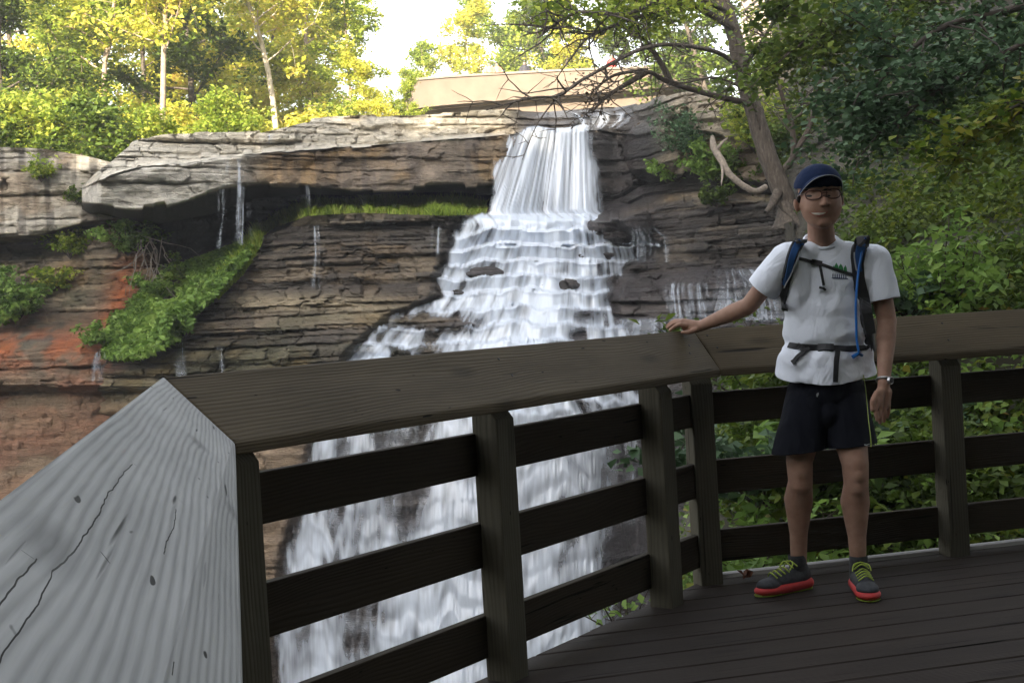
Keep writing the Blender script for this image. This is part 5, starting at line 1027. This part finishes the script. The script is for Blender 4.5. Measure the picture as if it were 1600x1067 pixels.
# t-shirt
hemz = J(1290, 596, 5.35).z; slR = (eR-sR).normalized(); slL = (eL-sL).normalized(); TS = []
TS += [('e', J(1290, 482, 5.448), (.170, .112, .21), I3), ('e', J(1289, 555, 5.442), (.170, .113, .18), I3), ('e', J(1290, 445, 5.45), (.178, .113, .20), I3), ('e', J(1289, 520, 5.445), (.172, .112, .20), I3), ('e', J(1290, 590, 5.44), (.188, .122, .13), I3), ('c', J(1248, 560, 5.44), J(1243, 640, 5.44), .085, .095), ('c', J(1332, 560, 5.44), J(1340, 640, 5.44), .085, .095), ('c', J(1290, 560, 5.42), J(1290, 640, 5.42), .11, .12)]
TS += [('c', nk+Vector((0, .01, -.03)), sR, .065, .058), ('c', nk+Vector((0, .01, -.03)), sL, .065, .058), ('c', sR, sR+slR*.20, .060, .066), ('c', sL, sL+slL*.20, .062, .067), ('c', sR+Vector((.02, 0, 0)), J(1255, 470, 5.44), .06, .08), ('c', sL-Vector((.03, 0, 0)), J(1328, 470, 5.44), .06, .08)]
def wr(v):
    a = mnoise.noise(Vector((v.x*7, v.y*5, v.z*5))*1.2); b = 1-abs(mnoise.noise(Vector((v.x*9+v.z*6, v.y*6, v.z*11-v.x*5)))); zf = math.exp(-((v.z-1.04)/.10)**2)
    belt = math.exp(-((v.z-(hemz+.145))/.022)**2)
    return .004*a+.013*(b-.72)*(.5+1.1*zf)-.013*belt+.004*(1-abs(mnoise.noise(Vector((v.x*22, v.y*10, v.z*9+v.x*14)))))
hemcut = (J(1292, 581, 5.44), Vector((0, .36, -1)))
shirt = blob('t_shirt', TS, .006, 12, M['shirt'], man, disp=wr, cuts=[hemcut, (sR+slR*.155, slR.lerp(Vector((0, 0, -1)), .25).normalized()) if False else (Vector((0, 0, -9)), Vector((0, 0, -1)))])
# open the sleeves and the neckline
bm = bmesh.new(); bm.from_mesh(shirt.data)
for co, no, cen, rad in ((sR+slR*.165, slR, sR+slR*.24, .13), (sL+slL*.175, slL, sL+slL*.25, .12)):
    fs = [f for f in bm.faces if (f.calc_center_median()-cen).length < rad and (f.calc_center_median()-sR).dot(slR) > (.05 if co == sR+slR*.165 else -9)]
    gm = set(fs)|set(e for f in fs for e in f.edges)|set(v for f in fs for v in f.verts); bmesh.ops.bisect_plane(bm, geom=list(gm), plane_co=co, plane_no=no, clear_outer=True)
bm.to_mesh(shirt.data); bm.free()
m = shirt.modifiers.new('t', 'SOLIDIFY'); m.thickness = .004; m.offset = 1
shirtT = bvh(shirt)
nr = []
for i in range(25):
    a = 2*math.pi*i/24; nr.append(nk+Vector((math.cos(a)*.072, -.002+math.sin(a)*.070, .030+math.sin(a)*.036)))
V_, F_ = tube(nr, [.008]*25, 6); link('collar', mesh_np([tuple(v) for v in V_], F_, True), M['shirt'], shirt)
# printed emblem on the chest
for (cx, cy, w_, h_) in ((1306, 417, 3.4, 6), (1313, 419, 4.4, 6.5), (1320, 420, 2.6, 5), (1302, 419, 1.8, 4)): poly_on('print', shirtT, [(cx-w_, cy+h_), (cx-w_*.8, cy-h_*.2), (cx, cy-h_), (cx+w_*.8, cy-h_*.2), (cx+w_, cy+h_)], .0062, M['print_green'], shirt, .001)
for i in range(7):
    x = 1300+i*3.4; poly_on('print', shirtT, [(x, 428+i*.25), (x+1.2, 428+i*.25), (x+1.2, 433.5+i*.3), (x, 433.5+i*.3)], .0064, M['print_navy'], shirt, .001)
poly_on('print', shirtT, [(1299, 433.6), (1324, 435.4), (1324, 436.6), (1299, 434.8)], .0064, M['print_navy'], shirt, .001)
# shorts
SP = [('e', J(1291, 612, 5.44), (.165, .108, .10), I3), ('e', J(1291, 645, 5.42), (.08, .095, .075), I3), ('c', J(1262, 630, 5.43), J(1247, 715, 5.40), .095, .108), ('c', J(1318, 632, 5.43), J(1334, 722, 5.375), .097, .110)]
def wr2(v):
    b = 1-abs(mnoise.noise(Vector((v.x*16+v.z*2, v.y*10, v.z*3)))); return .010*(b-.7)
kz = J(1290, 703, 5.35).z; sh = blob('shorts', SP, .006, 3, M['shorts'], man, disp=wr2, cuts=[(J(1245, 705, 5.4), Vector((.07, 0, -1)))])
m = sh.modifiers.new('t', 'SOLIDIFY'); m.thickness = .003; m.offset = 1; shT = bvh(sh)
def ribbon(name, tree, pts, w_, th, mat, parent, off=.004, n=5, fb=5.3, conf=True):
    """flat strap following a surface; pts picture points (x, y[, Y])"""
    c2 = []
    for i in range(len(pts)-1):
        for k in range(n):
            t = k/n; c2.append(tuple(a+(b-a)*t for a, b in zip(pts[i], pts[i+1])))
    c2.append(pts[-1]); C = []; N = []
    for q in c2:
        if conf and len(q) == 2: l, nn = hit(tree, q[0], q[1], off, fb)
        else: l, nn = P(q[0], q[1], q[2]), Vector((0, -1, 0))
        C.append(l); N.append(nn)
    for _ in range(2):
        C = [C[0]]+[(C[i-1]+C[i]*2+C[i+1])/4 for i in range(1, len(C)-1)]+[C[-1]]; N = [N[0]]+[(N[i-1]+N[i]*2+N[i+1]).normalized() for i in range(1, len(N)-1)]+[N[-1]]
    V = []; F = []
    for i in range(len(C)):
        t = (C[min(i+1, len(C)-1)]-C[max(i-1, 0)]).normalized(); s = t.cross(N[i]).normalized(); W = w_[0]+(w_[1]-w_[0])*i/(len(C)-1) if isinstance(w_, tuple) else w_; nn = s.cross(t).normalized(); nn = nn if nn.dot(N[i]) > 0 else -nn
        V += [C[i]-s*W/2, C[i]+s*W/2, C[i]+s*W*.42+nn*th, C[i]-s*W*.42+nn*th]
    for i in range(len(C)-1):
        for k in range(4): F.append((i*4+k, i*4+(k+1) % 4, (i+1)*4+(k+1) % 4, (i+1)*4+k))
    F += [(0, 1, 2, 3), tuple((len(C)-1)*4+k for k in (3, 2, 1, 0))]
    me = bpy.data.meshes.new(name); me.from_pydata(V, [], F); bm = bmesh.new(); bm.from_mesh(me); bmesh.ops.recalc_face_normals(bm, faces=bm.faces); bm.to_mesh(me); bm.free(); return link(name, me, mat, parent)
ribbon('side_stripe', shT, [(1349, 586), (1352, 620), (1356, 660), (1361, 698)], .005, .001, M['lime'], sh, .0045)
poly_on('logo', shT, [(1349.5, 694), (1350.2, 696.2), (1352.5, 696.6), (1360.5, 692.3), (1352.6, 694.9), (1351, 694.8)], .0045, M['trim'], sh, .001)
poly_on('drawstring', shT, [(1276, 615), (1279, 613), (1279.5, 616), (1277, 620), (1275.5, 619)], .005, M['trim'], sh, .002)
# watch
wa = wL.lerp(eL, .04); ax = (wL-eL).normalized(); pts = []; u_ = ax.orthogonal().normalized(); v_ = ax.cross(u_)
for i in range(19):
    a = 2*math.pi*i/18; pts.append(wa+(u_*math.cos(a)+v_*math.sin(a))*.029)
V_, F_ = tube(pts, [.0055]*19, 6); wt = link('wristwatch', mesh_np([tuple(v) for v in V_], F_), M['steel'], man)
bm = bmesh.new(); bmesh.ops.create_cone(bm, cap_ends=True, segments=18, radius1=.017, radius2=.015, depth=.009, matrix=Matrix.Translation(wa+Vector((.020, -.026, 0))) @ Vector((0, 0, 1)).rotation_difference(Vector((.6, -.8, 0))).to_matrix().to_4x4()); me = bpy.data.meshes.new('watch_case'); bm.to_mesh(me); bm.free(); link('watch_case', me, M['steel'], wt)
bm = bmesh.new(); bmesh.ops.create_cone(bm, cap_ends=True, segments=18, radius1=.0125, radius2=.0125, depth=.002, matrix=Matrix.Translation(wa+Vector((.0232, -.0305, 0))) @ Vector((0, 0, 1)).rotation_difference(Vector((.6, -.8, 0))).to_matrix().to_4x4()); me = bpy.data.meshes.new('watch_dial'); bm.to_mesh(me); bm.free(); link('watch_dial', me, M['eye'], wt)
# shoes
def shoe(ank, yaw, L, px0):
    rz = Matrix.Rotation(yaw, 3, 'Z'); o0 = Vector((ank.x, ank.y, 0))-rz @ Vector((0, .030, 0)); T_ = lambda x, y, z: o0+rz @ Vector((x, y, z))      # local: -y is the toe
    up = blob('shoe', [('c', T_(0, .035, .065), T_(0, .03, .105), .040, .036), ('c', T_(0, .03, .058), T_(0, -.10, .052), .040, .040), ('e', T_(0, -.135, .045), (.046, .062, .030), rz), ('e', T_(0, .04, .06), (.036, .045, .055), rz)], .004, 3, M['shoe'], man, cuts=[(T_(0, 0, .138), Vector((0, 0, 1)))])
    so_ = blob('sole', [('e', T_(0, -.135, .026), (.052, .075, .024), rz), ('c', T_(.0, -.12, .027), T_(0, .06, .030), .022, .026), ('c', T_(-.026, -.12, .027), T_(-.016, .06, .030), .024, .026), ('c', T_(.026, -.12, .027), T_(.016, .06, .030), .024, .026)], .004, 2, M['sole_red'], up, cuts=[(T_(0, 0, .005), Vector((0, 0, -1)))])
    blob('outsole', [('e', T_(0, -.14, .010), (.049, .074, .010), rz), ('c', T_(0, -.10, .010), T_(0, .06, .010), .030, .030)], .004, 1, M['lime'], up, cuts=[(T_(0, 0, .001), Vector((0, 0, -1))), (T_(0, 0, .011), Vector((0, 0, 1)))])
    T = Tubes()
    for k in range(6):
        yy = -.115+k*.022; zz = .088+.0055*k+(.008 if k > 3 else 0)
        T.add(curve([T_(-.030, yy, zz-.014), T_(0, yy-.012, zz+.008), T_(.030, yy, zz-.014)], 3), .0032, .0032, 5)
    T.add(curve([T_(.0, -.01, .128), T_(-.03, -.03, .125), T_(-.04, -.045, .10)], 3), .003, .003, 5); T.add(curve([T_(.0, -.01, .128), T_(.03, -.03, .122), T_(.035, -.05, .10)], 3), .003, .003, 5)
    link('laces', T.mesh(), M['lime'], up)
    lk = blob('sock', [('c', T_(0, .025, .10), T_(0, .02, .145), .038, .038)], .004, 1, M['shoe'], up, cuts=[(T_(0, 0, .152), Vector((0, 0, 1)))])
shoe(Vector((aR.x, aR.y, 0)), R(-62), .28, 0); shoe(Vector((aL.x, aL.y, 0)), R(-4), .28, 0)
# ---------------------------------------------------------------- backpack
bp = empty('backpack', (1.40, 5.55, 1.2), 'navy backpack worn by the man, with black straps and a blue drinking tube', 'backpack')
blob('pack', [('e', J(1294, 450, 5.66), (.150, .075, .19), I3), ('e', J(1300, 510, 5.64), (.155, .08, .16), I3), ('c', J(1350, 470, 5.56), J(1358, 545, 5.54), .030, .028)], .008, 3, M['strap_black'], bp)
ribbon('shoulder_strap', shirtT, [(1252, 376), (1243, 387), (1237, 402), (1231, 425), (1228, 445), (1227, 466)], (.052, .038), .011, M['strap_black'], bp, .006)
s1_ = ribbon('shoulder_strap', shirtT, [(1349, 376), (1341, 392), (1338, 412), (1340, 436), (1347, 462), (1354, 490), (1360, 522)], (.066, .048), .011, M['strap_black'], bp, .006)
ribbon('strap_face', shirtT, [(1251, 379), (1242, 390), (1236, 404), (1230.5, 425), (1227.8, 443)], (.034, .020), .005, M['strap_blue'], bp, .016)
ribbon('strap_face', shirtT, [(1350, 378), (1343, 392), (1340, 410), (1341, 426)], (.042, .030), .005, M['strap_blue'], bp, .016)
ribbon('strap_piping', shirtT, [(1247, 396), (1242, 412), (1236, 432), (1230, 447)], .005, .004, M['trim'], bp, .018)
ribbon('strap_piping', shirtT, [(1333, 396), (1331, 410), (1334, 424)], .005, .004, M['trim'], bp, .016)
ribbon('webbing', shirtT, [(1227, 462), (1226, 474), (1225.5, 485)], .030, .008, M['strap_black'], bp, .004)
ribbon('chest_strap', shirtT, [(1247, 404), (1262, 408), (1278, 412), (1300, 420), (1331, 430)], .014, .003, M['strap_black'], bp, .007)
ribbon('buckle', shirtT, [(1266, 408.5), (1275, 411), (1284, 413.5)], .024, .008, M['strap_black'], bp, .009, 2)
ribbon('webbing', shirtT, [(1281, 415), (1284, 430), (1286.5, 446)], .011, .003, M['strap_black'], bp, .010); ribbon('webbing', shirtT, [(1280, 449), (1286, 450), (1289, 453)], .010, .005, M['strap_black'], bp, .010, 2)
ribbon('waist_belt', shirtT, [(1234, 540), (1245, 541), (1262, 542), (1290, 544), (1320, 545.5), (1345, 545), (1361, 544)], .027, .004, M['strap_black'], bp, .007)
ribbon('buckle', shirtT, [(1280, 544), (1290, 544.5), (1301, 545.5)], .034, .010, M['strap_black'], bp, .010, 2)
ribbon('buckle', shirtT, [(1249, 539), (1255, 544), (1257, 552)], .026, .010, M['strap_black'], bp, .010, 2)
ribbon('webbing', shirtT, [(1265, 546), (1256, 552), (1247, 558), (1241, 566)], .018, .006, M['strap_black'], bp, .012); ribbon('webbing', shirtT, [(1238, 564), (1243, 570)], .014, .006, M['strap_black'], bp, .012, 2)
wb = [(1308, 548), (1306, 565), (1305, 582), (1304, 597)]; ribbon('webbing', shirtT, wb, .022, .004, M['strap_black'], bp, .010)
# drinking tube
hp = []
for x, y in [(1352, 373), (1348, 384), (1343, 402), (1338, 425), (1334, 450), (1332, 478), (1332, 505), (1334, 528), (1338, 552)]:
    l, nn = hit(shirtT, x, y, .020); hp.append(l+Vector((0, -.006, 0)))
T = Tubes(); T.add(curve(hp, 4), .0052, .0052, 8, 0); link('drinking_tube', T.mesh(), M['pipe'], bp)
T = Tubes(); l, nn = hit(shirtT, 1338, 553, .02); l2, _ = hit(shirtT, 1327, 559, .018); l3, _ = hit(shirtT, 1343, 556, .018); T.add([l, l2], .007, .009, 8, 0); T.add([l, l3], .007, .006, 8, 0); link('mouthpiece', T.mesh(), M['pipe'], bp)
# ---------------------------------------------------------------- walkers behind the bridge wall
def walker(px, py, Y, mat, label, lean=0):
    b = P(px, py, Y); s = 1.0; z = b.z-1.62; o = empty('person', (b.x, b.y, z), label, 'person', 'people on the bridge'); G = lambda x, y, zz: Vector((b.x+x, b.y+y, z+zz))
    blob('body', [('e', G(0, 0, 1.58), (.075, .09, .11), I3), ('c', G(0, 0, 1.5), G(0, 0, 1.4), .05, .06), ('c', G(-.15, 0, 1.38), G(.15, 0, 1.38), .07, .07), ('c', G(0, 0, 1.35), G(0, 0, .95), .15, .14), ('c', G(-.09, 0, .95), G(-.10, .05, .08), .09, .05), ('c', G(.09, 0, .95), G(.11, -.05, .08), .09, .05), ('c', G(-.19, 0, 1.36), G(-.26, .02, 1.08), .05, .04), ('c', G(-.26, .02, 1.08), G(-.20, -.12, .88), .04, .03), ('c', G(.19, 0, 1.36), G(.25, .02, 1.08), .05, .04), ('c', G(.25, .02, 1.08), G(.22, -.12, .88), .04, .03)], .03, 1, M['skin'], o)
    blob('shirt', [('c', G(-.15, 0, 1.38), G(.15, 0, 1.38), .095, .095), ('c', G(0, 0, 1.36), G(0, 0, .95), .19, .17), ('c', G(-.19, 0, 1.36), G(-.25, .02, 1.15), .075, .07), ('c', G(.19, 0, 1.36), G(.24, .02, 1.15), .075, .07)], .03, 1, mat, o)
    blob('hair', [('e', G(0, .03, 1.63), (.085, .09, .09), I3)], .025, 1, M['hair'], o)
M['shirt_red'] = plain('shirt_red', (.70, .07, .07), .8); M['shirt_orange'] = plain('shirt_orange', (.75, .24, .14), .8); M['shirt_dark'] = plain('shirt_dark', (.03, .03, .04), .8)
walker(955, 89, 66.5, M['shirt_red'], 'tiny walker in a bright red shirt behind the right part of the bridge wall')
walker(764, 101, 65, M['shirt_orange'], 'tiny walker in orange behind the bridge wall, left one of the orange pair')
walker(776, 101, 65.5, M['shirt_orange'], 'tiny walker in orange behind the bridge wall, right one of the orange pair')
walker(819, 99, 65.5, M['shirt_dark'], 'tiny walker in black behind the middle of the bridge wall')
# ---------------------------------------------------------------- evening air
t = NT('haze'); t.n.remove(t.b); pv = t.node('VolumePrincipled'); pv.inputs['Color'].default_value = (.95, .96, .97, 1); pv.inputs['Density'].default_value = .0009; t.l.new(pv.outputs[0], t.out.inputs['Volume'])
bm = bmesh.new(); bmesh.ops.create_cube(bm, size=1, matrix=Matrix.Translation((0, 52, 22)) @ Matrix.Diagonal((350, 306, 80, 1))); me = bpy.data.meshes.new('haze'); bm.to_mesh(me); bm.free()
tag(link('haze', me, t.m), 'thin evening haze', kind='stuff')
